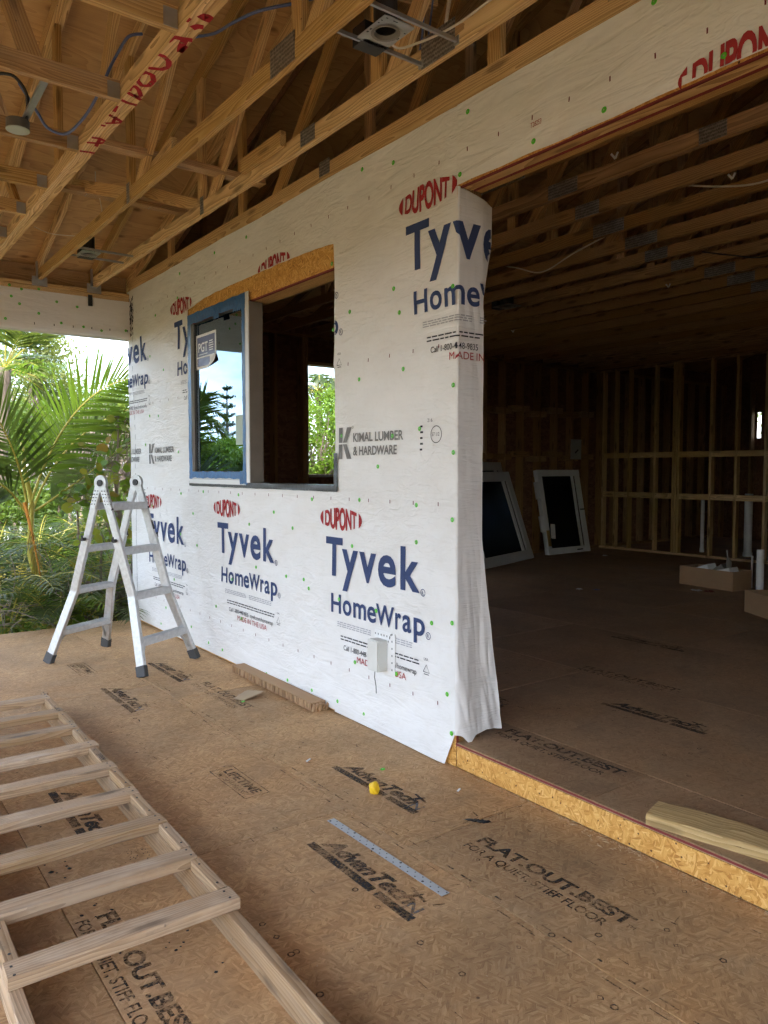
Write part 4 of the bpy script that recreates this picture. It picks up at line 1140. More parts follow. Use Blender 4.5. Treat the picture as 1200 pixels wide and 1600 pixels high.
# jack trusses hung on the outer side of the girder
jl = ['pine jack joist on the girder beyond the round junction box', 'pine jack joist carrying the round junction box', 'pine jack joist between junction box and top of view', 'topmost pine jack joist crossing into the girder']
for k, y in enumerate((5.15, 4.45, 3.735, 3.02, 2.3, 1.6, 0.9, 0.2, -0.5, 5.75, 6.4, 7.0)):
    lab = jl[k] if k < 4 else ('pine jack joist far end of girder, row position %s from the far beam' % ('third', 'second', 'nearest')[k - 9] if k > 8 else None)
    if lab is None: lab = 'pine jack joist above the viewer, %s beyond the top of the picture' % ('first', 'second', 'third', 'fourth', 'fifth')[k - 4]
    t = thing('jack_joist', (-3, y, CZ), lab, 'joist', 'jack joists hung on the girder')
    board('bottom_chord', (-4.99, y, CZ + 0.0455), (XG - 0.0405, y, CZ + 0.0455), 0.038, 0.089, M_PINE2 if k % 3 else M_PINE, t)
    xe = XG - 0.045
    board('top_chord', (-5.2, y, top_z(-5.2, y) ), (min(xe, -5.05 + (EY + 0.12 - y)), y, top_z(min(xe, -5.05 + (EY + 0.12 - y)), y)), 0.038, 0.089, M_PINE2, t)
    for xw in (-1.72, -2.9): 
        if top_z(xw, y) - CZ > 0.25: board('web', (xw, y + 0.0006, CZ + 0.07), (xw - 0.35, y + 0.0006, top_z(xw - 0.35, y) - 0.01), 0.036, 0.085, M_PINE2, t)
    b = MB(); b.box((XG - 0.10, y - 0.022, CZ + 0.002), (XG - 0.043, y - 0.0195, CZ + 0.075)); b.build('hanger', M_GALV, t)
# hip rafters and lateral braces
hr = thing('hip_rafter', (-3, 5, 4), 'long diagonal hip rafter under the roof boards', 'rafter')
board('rafter', (-4.9, EY - 0.05, top_z(-4.9, EY - 0.05) - 0.02), (0.2, 2.52, 5.05 - 0.11), 0.04, 0.14, M_PINE2, hr)
for k, (y, z, x0, x1, lab) in enumerate(((4.75, CZ + 0.20, -1.25, -0.05, 'lateral pine brace between girder and wall crossing the webs'), (2.35, CZ + 0.42, -1.25, -0.05, 'upper lateral pine brace behind the near lamp plate'), (6.1, CZ + 0.36, -1.25, -0.05, 'lateral pine brace close to the far hangers'))):
    t = thing('lateral_brace', ((x0 + x1) / 2, y, z), lab, 'brace', 'lateral braces between trusses')
    board('board', (x0, y, z), (x1, y, z), 0.089, 0.038, M_PINE2, t)
    b = MB()
    for xx in (XA, XB):
        for q in (-0.02, 0.02): b.tube([(xx + 0.004, y + q, z - 0.024), (xx + 0.004, y + q, z - 0.0185)], 0.0035, 6)
    b.build('nails', M_GALV, t)
t = thing('strongback', (-0.6, 3.1, 3.9), 'wide dusty pine plank spanning high between the porch trusses', 'plank')
board('plank', (-1.25, 3.28, 3.86), (-0.02, 2.98, 3.86), 0.038, 0.18, M_PINE2, t)
board('cleat', (-1.25, 3.33, 3.96), (-1.05, 3.28, 3.96), 0.036, 0.08, M_PINE2, t)

# indoor trusses, one behind the other
names = ['first', 'second', 'third', 'fourth', 'fifth', 'sixth', 'seventh', 'eighth', 'ninth', 'tenth', 'eleventh', 'twelfth', 'thirteenth', 'fourteenth', 'fifteenth', 'sixteenth', 'seventeenth', 'eighteenth', 'nineteenth']
x = 0.45; k = 0
while x < 8.5:
    yp = 3.12 + 0.12 * min(k, 6) + 0.05 * math.sin(k * 2.1)
    pl = [(yp, CZ + 0.047, 0.25 + 0.05 * math.sin(k * 1.7), 0.092)]
    if k == 1: pl = [(3.45, CZ + 0.07, 0.46, 0.17)]
    if k in (0, 2): pl.append((2.3, CZ + 0.047, 0.16, 0.088))
    truss(x, '%s dim indoor truss counted from the wrapped wall, over the big room' % names[k], y_end=8.66, mat=M_STUD_DIM, h=0.094, webs=[(6.9, None, 6.9, None), (6.8, None, 5.6, None), (4.2, None, 4.2, None), (4.0, None, 2.8, None), (1.6, None, 1.6, None)], plates=pl, hanger=False, group='roof trusses over the big room')
    x += 0.447; k += 1

# ---------------- recessed lamps and wiring under the trusses
def can_lamp(cx, cy, cz, sx, sy, label, rot=0.0):
    t = thing('recessed_lamp', (cx, cy, cz), label, 'lamp')
    Rm = Matrix.Rotation(rot, 3, 'Z'); C_ = Vector((cx, cy, cz))
    tr = lambda p: C_ + Rm @ Vector(p)
    rin, rout = min(sx, sy) * 0.31, min(sx, sy) * 0.40
    b = MB(); n = 28                        # square plate with a round hole
    out = []
    for i in range(n):
        a = 2 * math.pi * i / n; ca, sa = math.cos(a), math.sin(a)
        k_ = min(sx / 2 / max(abs(ca), 1e-6), sy / 2 / max(abs(sa), 1e-6)); out.append((ca * k_, sa * k_))
    for z_, fl in ((0.0, 0), (0.003, 1)):
        vs_ = [tr((p[0], p[1], z_)) for p in out] + [tr((rin * math.cos(2 * math.pi * i / n), rin * math.sin(2 * math.pi * i / n), z_)) for i in range(n)]
        b.add(vs_, [(i, n + i, n + (i + 1) % n, (i + 1) % n) if not fl else (i, (i + 1) % n, n + (i + 1) % n, n + i) for i in range(n)])
    b.build('mounting_plate', M_GALV, t)
    b = MB()
    for (r0, r1, z0_, z1_) in ((rout, rin * 1.02, -0.003, -0.003), (rin * 1.02, rin * 0.9, -0.003, 0.012)):
        vs_ = [tr((r0 * math.cos(2 * math.pi * i / n), r0 * math.sin(2 * math.pi * i / n), z0_)) for i in range(n)] + [tr((r1 * math.cos(2 * math.pi * i / n), r1 * math.sin(2 * math.pi * i / n), z1_)) for i in range(n)]
        b.add(vs_, [(i, n + i, n + (i + 1) % n, (i + 1) % n) for i in range(n)])
    b.build('trim_ring', plain('dark grey ring', (0.20, 0.19, 0.18), 0.5), t)
    b = MB(); b.tube([tr((0, 0, 0.004)), tr((0, 0, 0.14))], rin * 1.05, 24); 
    b.f = b.f[:-2]; b.m = b.m[:-2]
    b.build('can', M_BLACK, t)
    b = MB(); b.tube([tr((0, 0, 0.10)), tr((0, 0, 0.125)), tr((0, 0, 0.15))], [rin * 0.94, rin * 0.9, 0.01], 20); b.build('reflector', M_ORANGE, t)
    b = MB(); p_ = tr((rin * 0.3, -rin * 0.25, 0.07)); b.tube([p_, p_ + Vector((0.004, 0.01, 0.02))], 0.012, 8); b.build('connector', plain('orange connector', (0.75, 0.16, 0.03), 0.5), t)
    b = MB(); q = tr((sx * 0.1, sy * 0.62, 0.035)); b.box(q - Vector((0.06, 0.045, 0.035)), q + Vector((0.06, 0.045, 0.04))); b.build('wiring_box', M_BLACK, t)
    b = MB()
    for i in range(18):
        a = random.random() * 2 - 1; c = random.choice([-0.86, 0.86])
        p_ = (a * sx * 0.42, c * sy / 2, -0.0008) if random.random() < 0.5 else (c * sx / 2, a * sy * 0.42, -0.0008)
        q = tr(p_); b.add([q + Vector((-.004, -.003, 0)), q + Vector((.004, -.003, 0)), q + Vector((.004, .003, 0)), q + Vector((-.004, .003, 0))], [(0, 1, 2, 3)])
    b.build('slots', M_BLACK, t)
    return t
lampA = can_lamp(-0.655, 2.545, CZ + 0.012, 0.15, 0.20, 'recessed lamp on square steel plate between two trusses, close overhead')
for yb_ in (2.43, 2.66):
    b = MB(); b.bar((XA + 0.019, yb_, CZ + 0.022), (XB - 0.019, yb_, CZ + 0.022), 0.012, 0.016); b.bar((XA + 0.019, yb_, CZ + 0.022), (XA + 0.022, yb_, CZ + 0.022), 0.03, 0.03); b.bar((XB - 0.024, yb_, CZ + 0.022), (XB - 0.019, yb_, CZ + 0.022), 0.03, 0.034)
    b.build('hanger_bar', M_GALV, lampA)
lampB = can_lamp(-0.70, 6.55, CZ + 0.02, 0.15, 0.20, 'small far recessed lamp between trusses near the far hangers')
for yb_ in (6.43, 6.68):
    b = MB(); b.bar((XA + 0.019, yb_, CZ + 0.03), (XB - 0.019, yb_, CZ + 0.03), 0.012, 0.016); b.build('hanger_bar', M_GALV, lampB)
for (x, y, lab) in ((5.0, 3.35, 'dim recessed lamp in the indoor trusses towards the picture edge'), (3.42, 5.85, 'dim recessed lamp in the indoor trusses beside the jamb')):
    l_ = can_lamp(x, y, CZ - 0.004, 0.22, 0.24, lab)
jb = thing('junction_box', (-1.68, 4.22, CZ), 'round grey junction box hanging on a steel bar from joist', 'junction box')
q = Vector((-1.685, 4.235, 3.195))
b = MB(); b.tube([q, q + Vector((0, 0, 0.045))], 0.055, 20); b.build('body', plain('dark box', (0.12, 0.115, 0.11), 0.5), jb)
b = MB(); b.tube([q - Vector((0, 0, 0.004)), q - Vector((0, 0, 0.0005))], 0.056, 20); b.build('cover', plain('grey green cover', (0.40, 0.46, 0.44), 0.5), jb)
b = MB(); b.bar(q + Vector((0.03, -0.02, 0.055)), (-1.655, 3.752, CZ + 0.035), 0.03, 0.010); b.bar(q + Vector((0.046, -0.02, 0.06)), (-1.639, 3.752, CZ + 0.040), 0.004, 0.02); b.build('bar', M_GALV, jb)
def spline(pts, n=10):
    pts = [Vector(p) for p in pts]; out = []
    P = [pts[0]] + pts + [pts[-1]]
    for i in range(1, len(P) - 2):
        for k in range(n):
            t_ = k / n; a, b_, c, d_ = P[i - 1], P[i], P[i + 1], P[i + 2]
            out.append(0.5 * ((2 * b_) + (c - a) * t_ + (2 * a - 5 * b_ + 4 * c - d_) * t_ ** 2 + (3 * b_ - a - 3 * c + d_) * t_ ** 3))
    out.append(pts[-1]); return out
def cable(name, pts, r_, mat, label):
    b = MB(); b.tube(spline(pts), r_, 8); return tag(b.build(name, mat, smooth=True), label, 'cable')
Zc = lambda px, py, z: on_z(px, py, z)
cable('cable', [q + Vector((0.04, 0.0, 0.03)), Zc(42, 150, 3.30), Zc(25, 122, 3.34), Zc(5, 115, 3.36), Zc(-20, 118, 3.36)], 0.0075, M_CBLACK, 'black cable looping out of the junction box to the picture edge')
cable('cable', [Zc(30, 130, 3.33), Zc(58, 175, 3.27), Zc(75, 200, 3.25), Zc(103, 209, 3.245), Zc(130, 185, 3.27), Zc(152, 150, 3.35), Zc(170, 110, 3.46), Zc(180, 90, 3.55), Zc(200, 58, 3.62), Zc(222, 53, 3.66)], 0.0075, M_CBLUE, 'blue cable sagging below the jack joists beside junction box')
cable('cable', [Zc(300, 58, 3.70), Zc(335, 52, 3.68), Zc(365, 35, 3.66), Zc(405, 17, 3.66), Zc(460, 5, 3.7), Zc(500, -5, 3.75)], 0.0075, M_CBLUE, 'blue cable running across the porch trusses at the top')
cable('cable', [(-0.60, 2.62, CZ + 0.05), (-0.55, 2.60, CZ + 0.01), (-0.49, 2.52, CZ + 0.02), (-0.43, 2.46, CZ + 0.05), (-0.395, 2.38, CZ + 0.07), (-0.39, 2.2, CZ + 0.08)], 0.005, M_CWHITE, 'white cable looping from the near recessed lamp')
cable('cable', [(-0.25, 2.62, 3.9), (-0.22, 2.66, 3.6), (-0.20, 2.74, 3.40), (-0.16, 2.78, 3.42), (-0.10, 2.78, 3.7)], 0.005, M_CWHITE, 'white cable hanging in the gap above the wall beside lamp')
cable('cable', [(-0.26, 2.75, 3.9), (-0.24, 2.82, 3.5), (-0.22, 2.9, 3.37), (-0.15, 2.9, 3.5), (-0.1, 2.9, 3.8)], 0.005, M_CBLUE, 'thin blue cable hanging in the gap above the wall')
cable('cable', [(-1.1, 6.6, 3.42), (-1.0, 6.5, 3.36), (-0.86, 6.35, 3.33)], 0.003, M_CWHITE, 'thin white wire strung between trusses near far lamp')
cable('cable', [(-0.78, 6.05, 3.75), (-0.775, 6.05, 3.62), (-0.73, 6.12, 3.58), (-0.715, 6.12, 3.45), (-0.76, 6.15, 3.43)], 0.004, M_CWHITE, 'short white wire hanging by the plywood above far lamp')

for k, (x, y, lab) in enumerate(((1.9, 2.35, 'loose cable hanging from the indoor trusses at the picture edge'), (3.4, 3.1, 'short loose cable under the indoor trusses'), (2.3, 4.4, 'thin cable sagging along the indoor trusses'))):
    cable('cable', [(x, y + 0.5, CZ + 0.06), (x + 0.02, y + 0.25, CZ - 0.02), (x + 0.05, y, CZ - 0.06 - 0.02 * k), (x + 0.08, y - 0.3, CZ - 0.01), (x + 0.1, y - 0.6, CZ + 0.06)], 0.006, (M_CWHITE, M_CBLACK, M_CWHITE)[k], lab)
for k, (px, py) in enumerate(((957, 243), (1042, 446 - 0), (800, 517), (1140, 275))):
    q = on_z(px, py, CZ - 0.012)
    b = MB(); b.bar(q + Vector((0, 0.01, 0.012)), q + Vector((0.005, -0.015, -0.02)), 0.012, 0.003, (1, 0, 0)); b.bar(q + Vector((0.005, -0.015, -0.02)), q + Vector((0.008, -0.03, 0.012)), 0.012, 0.003, (1, 0, 0))  # plain white pieces stand in for glints among the trusses
    tag(b.build('glint_clip', M_VINYL), ('white clip standing in for a glint under the first indoor trusses', 'white clip standing in for a glint beside the far indoor lamp', 'white clip standing in for a glint just inside the jamb', 'white clip standing in for a foil glint at the picture edge indoors')[k], 'clip', kind='thing')
# ================================================================== INDOORS
ew = thing('end_wall', (4.5, 8.7, 0), 'dark framed end wall of the big room with a bright window hole', 'wall')
WXa, WXb, WZa, WZb = 2.60, 3.75, 1.44, 2.86
def wall_box(par, lo, hi, mat=M_OSBW_DIM, name='sheathing'):
    b = MB(); b.box(lo, hi); return b.build(name, mat, par)
EYW = 8.72
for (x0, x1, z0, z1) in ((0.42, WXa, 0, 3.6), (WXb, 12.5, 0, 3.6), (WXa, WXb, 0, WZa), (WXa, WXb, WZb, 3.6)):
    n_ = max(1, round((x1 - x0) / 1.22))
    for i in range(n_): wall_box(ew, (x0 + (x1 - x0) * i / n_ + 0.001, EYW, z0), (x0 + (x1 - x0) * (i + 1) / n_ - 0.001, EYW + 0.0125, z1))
x = 0.5
while x < 12.4:
    if not (WXa - 0.02 < x < WXb + 0.02): board('stud', (x, EYW - 0.07, IF + 0.04), (x, EYW - 0.07, 3.2), 0.038, 0.138, M_STUD_DIM, ew, up=(0, 1, 0))
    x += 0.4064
for x in (WXa - 0.02, WXb + 0.02): board('stud', (x, EYW - 0.07, IF + 0.04), (x, EYW - 0.07, 3.2), 0.038, 0.138, M_STUD_DIM, ew, up=(0, 1, 0))
for z in (IF + 0.02, 3.22): board('plate', (0.42, EYW - 0.07, z), (12.4, EYW - 0.07, z), 0.138, 0.037, M_STUD_DIM, ew)
for z in (1.72, 2.45):
    x = 3.95
    while x < 8.4:
        board('blocking', (x, EYW - 0.07, z + 0.04 * math.sin(x * 9)), (x + 0.36, EYW - 0.07, z + 0.04 * math.sin(x * 9)), 0.136, 0.089, M_STUD_DIM, ew); x += 0.4064
board('sill', (WXa, EYW - 0.06, WZa - 0.02), (WXb, EYW - 0.06, WZa - 0.02), 0.16, 0.036, M_VINYL, ew); board('head', (WXa, EYW - 0.06, WZb + 0.02), (WXb, EYW - 0.06, WZb + 0.02), 0.16, 0.036, M_PINE2, ew)
# the jog of the wall between the far corner of the porch and the end wall
jw = thing('jog_wall', (0.42, 8.2, 0), 'short dark return wall just inside the far corner', 'wall')
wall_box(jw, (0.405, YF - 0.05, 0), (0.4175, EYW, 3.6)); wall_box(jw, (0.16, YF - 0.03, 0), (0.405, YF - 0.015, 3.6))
for y in (7.75, 8.15, 8.55): board('stud', (0.45, y, IF), (0.45, y, 3.2), 0.06, 0.038, M_STUD_DIM, jw, up=(0, 1, 0))
# near end, closing the house behind the camera's side view
nw = thing('closing_wall', (6, -3, 0), 'dark framed wall closing the big room behind the viewer', 'wall')
wall_box(nw, (0.0, -3.06, 0), (12.5, -3.04, 4.4)); 
x = 0.3
while x < 12: board('stud', (x, -2.97, IF), (x, -2.97, 3.2), 0.038, 0.138, M_STUD_DIM, nw, up=(0, 1, 0)); x += 0.61
nw2 = thing('side_wall', (0.07, -1.0, 0), 'short unseen wrapped wall piece on the near side of the wide doorway', 'wall')  # unseen; its end is placed to set how much daylight gets indoors
b = MB(); b.grid(lambda a, c: (-0.01, -3.0 + 2.7 * a, 0.02 + 2.85 * c), 6, 12); b.build('house_wrap', M_WRAP, nw2); wall_box(nw2, (0.0, -3.0, 0.13), (0.15, -0.3, HZ))
pb = thing('porch_shade_wall', (-1.25, -3.0, 0), 'added unseen strand board wall shading the porch from behind the viewer', 'wall')  # added out of view to keep light from behind off the door jamb
for k in (2, 3): wall_box(pb, (-5.0 + 1.25 * k + 0.001, -3.02, 0.0), (-5.0 + 1.25 * (k + 1) - 0.001, -3.005, 3.6), M_OSBW_DIM)
# partition of open studs
SX = 8.6
pt = thing('stud_partition', (SX, 3, IF), 'open stud partition with two rows of blocking', 'partition')
SY = [8.52, 8.27, 7.99, 7.49, 7.15, 7.105, 7.055, 6.51, 6.1, 5.66, 5.2, 4.8, 4.4, 4.0, 3.6, 3.2, 2.6, 2.0, 1.4, 0.8, 0.2]
for y in SY: board('stud', (SX, y, IF + 0.04), (SX, y, 3.22), 0.089, 0.038, M_PINE, pt, up=(0, 1, 0))
board('bottom_plate', (SX, 0.1, IF + 0.019), (SX, 8.62, IF + 0.019), 0.089, 0.037, M_PINE, pt); board('top_plate', (SX, 0.1, 3.21), (SX, 8.62, 3.21), 0.089, 0.037, M_STUD_DIM, pt)
for y1_, y0_ in zip(SY, SY[1:]):
    if y1_ - y0_ > 0.12:
        for z in (1.745, 1.075): board('blocking', (SX, y0_ + 0.02, z), (SX, y1_ - 0.02, z), 0.089, 0.089, M_PINE, pt)
# outer wall of the back room with a slit of daylight
bw = thing('back_wall', (12.3, 3, 0), 'dark sheathed back wall far behind the open studs', 'wall')
BX = 12.3; SLy0, SLy1, SLz0, SLz1 = 7.66, 7.74, 2.12, 2.62
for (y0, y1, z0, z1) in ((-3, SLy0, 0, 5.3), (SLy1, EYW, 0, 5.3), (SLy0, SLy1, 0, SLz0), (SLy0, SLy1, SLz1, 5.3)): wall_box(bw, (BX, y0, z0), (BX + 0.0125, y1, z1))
y = 0.0
while y < 8.6:
    if not (SLy0 - 0.05 < y < SLy1 + 0.05): board('stud', (BX - 0.07, y, IF), (BX - 0.07, y, 3.2), 0.138, 0.038, M_STUD_DIM, bw, up=(0, 1, 0))
    y += 0.3
# drain pipes standing in the back room
for (px, top, bot, lab, rad) in ((1097, 788, 846, 'thin white drain pipe behind the studs', 0.032), (1168, 786, 861, 'thick white drain pipe behind the studs', 0.06)):
    p = on_x(px, bot, 9.3)
    t = thing('drain_pipe', (9.3, p.y, IF), lab, 'pipe')
    b = MB(); b.tube([(9.3, p.y, IF), (9.3, p.y, 1.12 if px > 1120 else 1.05)], rad, 14); b.build('tube', M_PVC, t, smooth=False)
    b = MB(); b.tube([(9.3, p.y, IF + 0.002), (9.3, p.y, IF + 0.06)], rad * 1.18, 14); b.build('coupling', M_PVC, t)
p = on_z(1192, 952, IF)
t = thing('standing_pipe', (p.x, p.y, IF), 'white pipe standing upright beside the cardboard box at the edge', 'pipe')
b = MB(); b.tube([(p.x + 0.12, p.y + 0.1, IF), (p.x + 0.12, p.y + 0.1, 0.70)], 0.035, 16); b.build('tube', M_PVC, t)
b = MB(); b.tube([(p.x + 0.12, p.y + 0.1, IF + 0.001), (p.x + 0.12, p.y + 0.1, IF + 0.05)], 0.042, 16); b.build('coupling', M_PVC, t)

M_LIGHTFR = plain('pale grey vinyl frame', (0.60, 0.61, 0.60), 0.45, 0, 0.08)
# ---------------- loose windows leaning inside
def leaning(bl, br, tr_, label, fw, mat, depth=0.08, clips=()):
    """unit given by base left, base right and top right corners"""
    bl, br, tr_ = Vector(bl), Vector(br), Vector(tr_)
    u = (br - bl); W_ = u.length; u.normalize()
    v = (tr_ - br); v = v - u * v.dot(u); H_ = v.length; v.normalize()
    n = v.cross(u).normalized()          # away from the viewer or towards; depth goes behind
    if n.y < 0: n = -n
    t = thing('loose_window', bl, label, 'window', 'loose windows leaning indoors')
    def bar(nm, a, b_, w_, m_, d0=0.0, d1=depth):
        p0 = bl + u * a[0] + v * a[1] + n * (d0 + d1) / 2; p1 = bl + u * b_[0] + v * b_[1] + n * (d0 + d1) / 2
        q = MB(); q.bar(p0, p1, w_, d1 - d0, n, 0.004); return q.build(nm, m_, t)
    bar('frame_rail', (0, fw / 2), (W_, fw / 2), fw, mat); bar('frame_rail', (0, H_ - fw / 2), (W_, H_ - fw / 2), fw, mat)
    bar('frame_stile', (fw / 2, fw), (fw / 2, H_ - fw), fw, mat); bar('frame_stile', (W_ - fw / 2, fw), (W_ - fw / 2, H_ - fw), fw, mat)
    bar('sash', (W_ - fw * 1.35, fw), (W_ - fw * 1.35, H_ - fw), fw * 0.28, M_BRONZE, 0.012, 0.05); bar('sash', (W_ - fw * 1.75, fw), (W_ - fw * 1.75, H_ - fw), fw * 0.5, M_VINYL, 0.008, 0.05)
    q = MB(); P = lambda a, c, d_: bl + u * a + v * c + n * d_
    q.add([P(fw, fw, 0.03), P(W_ - fw, fw, 0.03), P(W_ - fw, H_ - fw, 0.03), P(fw, H_ - fw, 0.03), P(fw, fw, 0.036), P(W_ - fw, fw, 0.036), P(W_ - fw, H_ - fw, 0.036), P(fw, H_ - fw, 0.036)], [(0, 1, 2, 3), (7, 6, 5, 4)])
    q.build('glass_pane', M_GLASS2, t)
    for (a, c, w_, h_) in clips:
        q = MB(); q.bar(P(a, c, 0.02), P(a, c + h_, 0.02), w_, 0.03, n, 0.002); q.build('corner_guard', M_VINYL, t)
    return t, P
t, P = leaning((6.90, 8.27, IF), (7.97, 8.29, IF), (7.99, 8.57, 1.50), 'white framed loose window leaning on the end wall', 0.105, M_VINYL, clips=((-0.035, 0.38, 0.10, 0.26), (-0.035, 0.92, 0.10, 0.28)))
q = MB(); q.bar(P(0.16, 0.26, -0.004), P(0.19, 0.50, -0.004), 0.11, 0.003, (0, 1, 0)); q.build('paper_tag', M_WHITE, t)
q = MB(); q.bar(P(0.055, 0.14, -0.003), P(0.055, 0.40, -0.003), 0.07, 0.003, (0, 1, 0)); q.build('yellow_tape', plain('dull yellow tape', (0.45, 0.30, 0.08), 0.6), t)
q = MB(); q.bar(P(0.72, 0.045, -0.008), P(0.86, 0.05, -0.008), 0.02, 0.014, (0, 1, 0)); q.build('latch', M_BLACK, t)
q = MB(); q.bar(P(0.95, 0.72, -0.004), P(1.06, 0.72, -0.004), 0.02, 0.01, (0, 1, 0)); q.build('clip', M_BLACK, t)
leaning((4.80, 7.60, IF), (6.42, 8.15, IF), (6.10, 8.52, 1.47), 'large pale framed loose window leaning near the wrapped jamb', 0.15, M_LIGHTFR)
leaning((4.70, 7.74, IF), (6.30, 8.27, IF), (6.02, 8.60, 1.62), 'grey framed loose window hidden behind the larger leaning one', 0.13, M_ALFR)
pn = on_y(901, 703, EYW - 0.16)
t = thing('wall_note', (pn.x, EYW - 0.15, pn.z), 'crumpled white sheet pinned on the dark end wall studs', 'paper')
b = MB(); b.grid(lambda a, c: (pn.x - 0.14 + 0.28 * a, EYW - 0.146 + 0.012 * noise.noise(Vector((a * 4, c * 4, 1))), pn.z - 0.16 + 0.34 * c), 8, 8, flip=True); b.build('sheet', plain('grey paper', (0.42, 0.42, 0.42), 0.7), t)
b = MB(); b.tube([(pn.x + 0.03, EYW - 0.165, pn.z), (pn.x - 0.04, EYW - 0.165, pn.z - 0.05)], 0.012, 6); b.build('knob', M_BLACK, t)

# ---------------- cardboard boxes on the indoor floor
def open_box(cx, cy, L, W_, H_, rot, label, stuff=()):
    t = thing('cardboard_box', (cx, cy, IF), label, 'box', 'cardboard boxes on the indoor floor')
    Rm = Matrix.Rotation(rot, 3, 'Z'); tr = lambda p: Vector((cx, cy, IF)) + Rm @ Vector(p)
    th = 0.006
    def slab(nm, lo, hi, m_=M_CARD):
        q = MB(); q.box(lo, hi); q.v = [tuple(tr(v)) for v in q.v]; return q.build(nm, m_, t)
    slab('side', (-L / 2, -W_ / 2, 0.001), (L / 2, -W_ / 2 + th, H_)); slab('side', (-L / 2, W_ / 2 - th, 0.001), (L / 2, W_ / 2, H_))
    slab('end', (-L / 2, -W_ / 2 + th, 0.001), (-L / 2 + th, W_ / 2 - th, H_)); slab('end', (L / 2 - th, -W_ / 2 + th, 0.001), (L / 2, W_ / 2 - th, H_)); slab('bottom', (-L / 2 + th, -W_ / 2 + th, 0.001), (L / 2 - th, W_ / 2 - th, 0.008), M_CARD2)
    return t, tr
t, tr = open_box(5.93, 4.88, 0.72, 0.34, 0.22, math.atan2(4.59 - 5.264, 5.746 - 5.822), 'open cardboard box holding white packaging on the indoor floor')
for k, (a, c, h_, s_) in enumerate(((-0.12, -0.02, 0.20, 0.09), (0.17, -0.05, 0.19, 0.11), (0.05, 0.06, 0.22, 0.06))):
    q = thing('packaging', tr((a, c, 0.0)), ('white foam block poking out at far end of the open box', 'white carton flap at near end of open box', 'grey wad of packing in the middle of open box')[k], 'packaging')
    m_ = MB(); m_.bar(tr((a - s_, c, 0.14)), tr((a + s_, c + 0.02, h_ + 0.01)), 0.18, 0.12, (0, 0, 1), 0.008); m_.build('wad', M_WHITE if k < 2 else M_MULL, q)
q = thing('caulk_tube', tr((0.15, 0.1, 0)), 'slim grey tool standing upright in the open box', 'tool')
m_ = MB(); m_.tube([tr((0.13, 0.08, 0.02)), tr((0.12, 0.09, 0.30)), tr((0.10, 0.09, 0.36))], [0.03, 0.03, 0.008], 10); m_.build('tube', M_MULL, q); m_ = MB(); m_.tube([tr((0.10, 0.09, 0.36)), tr((0.09, 0.09, 0.43))], 0.006, 8); m_.build('nozzle', M_GALV, q)
q = thing('thin_pipe', tr((0.32, 0.26, 0)), 'thin white pipe stub standing behind the open box', 'pipe')
m_ = MB(); m_.tube([tr((0.30, 0.26, 0)), tr((0.30, 0.26, 0.36))], 0.012, 10); m_.build('tube', M_PVC, q); m_ = MB(); m_.tube([tr((0.30, 0.26, 0.36)), tr((0.30, 0.26, 0.375))], 0.016, 10); m_.build('cap', M_PVC, q)
open_box(4.66, 3.50, 0.56, 0.36, 0.21, math.atan2(3.617 - 3.846, 4.685 - 4.826), 'cardboard box cut by the picture edge on the indoor floor')
for k, (px, py, m_, lab) in enumerate(((905, 920, M_WHITE, 'white paper scrap in front of the open box'), (1088, 922, M_WHITE, 'white plastic bag scrap beside the open box'), (1108, 924, M_REDEDGE, 'red plastic scrap beside the open box'), (932, 921, M_CBLUE, 'small blue scrap on the dim indoor floor'), (945, 868, M_WHITE, 'tiny white scrap by the white loose window'))):
    p = on_z(px, py, IF + 0.01)
    b = MB(); s_ = 0.05 if k in (1, 2) else 0.03
    b.grid(lambda a, c: (p.x - s_ + 2 * s_ * a, p.y - s_ + 2 * s_ * c, IF + 0.004 + 0.03 * abs(noise.noise(Vector((a * 3 + k, c * 3, k))))), 6, 6)
    tag(b.build('litter_scrap', m_, smooth=True), lab, 'scrap')

# offcut of timber on the edge of the indoor floor
t = thing('timber_offcut', (0.09, 1.5, IF), 'tan timber offcut with bark edge lying above the step', 'wood block')
L0, L1 = Vector((0.055, 1.735, IF)), Vector((0.155, 1.285, IF))
ax = (L1 - L0).normalized(); sd = Vector((-ax.y, ax.x, 0)); 
if sd.x < 0: sd = -sd
b = MB(); n = 12
prof = [(-0.062, 0.001), (-0.0635, 0.030), (-0.060, 0.040), (-0.054, 0.044), (0.0, 0.050), (0.066, 0.052), (0.069, 0.046), (0.068, 0.001)]
for i in range(n + 1):
    a = i / n
    for j, (p_, z_) in enumerate(prof):
        wob = 0.003 * noise.noise(Vector((a * 6, j * 0.8, 2))) + (0.016 * math.sin(a * 3.4) * (1 if j in (4, 5, 6) else 0))
        b.v.append(tuple(L0 + (L1 - L0) * a + sd * (p_ + wob - 0.005) + Vector((0, 0, IF * 0 + z_ + (0.004 * noise.noise(Vector((a * 5, j, 7))) if z_ > 0.01 else 0)))))
m = len(prof)
for i in range(n):
    for j in range(m):
        b.f.append((i * m + j, i * m + (j + 1) % m, (i + 1) * m + (j + 1) % m, (i + 1) * m + j)); b.m.append(0)
b.f += [tuple(range(m - 1, -1, -1)), tuple(n * m + j for j in range(m))]; b.m += [0, 0]
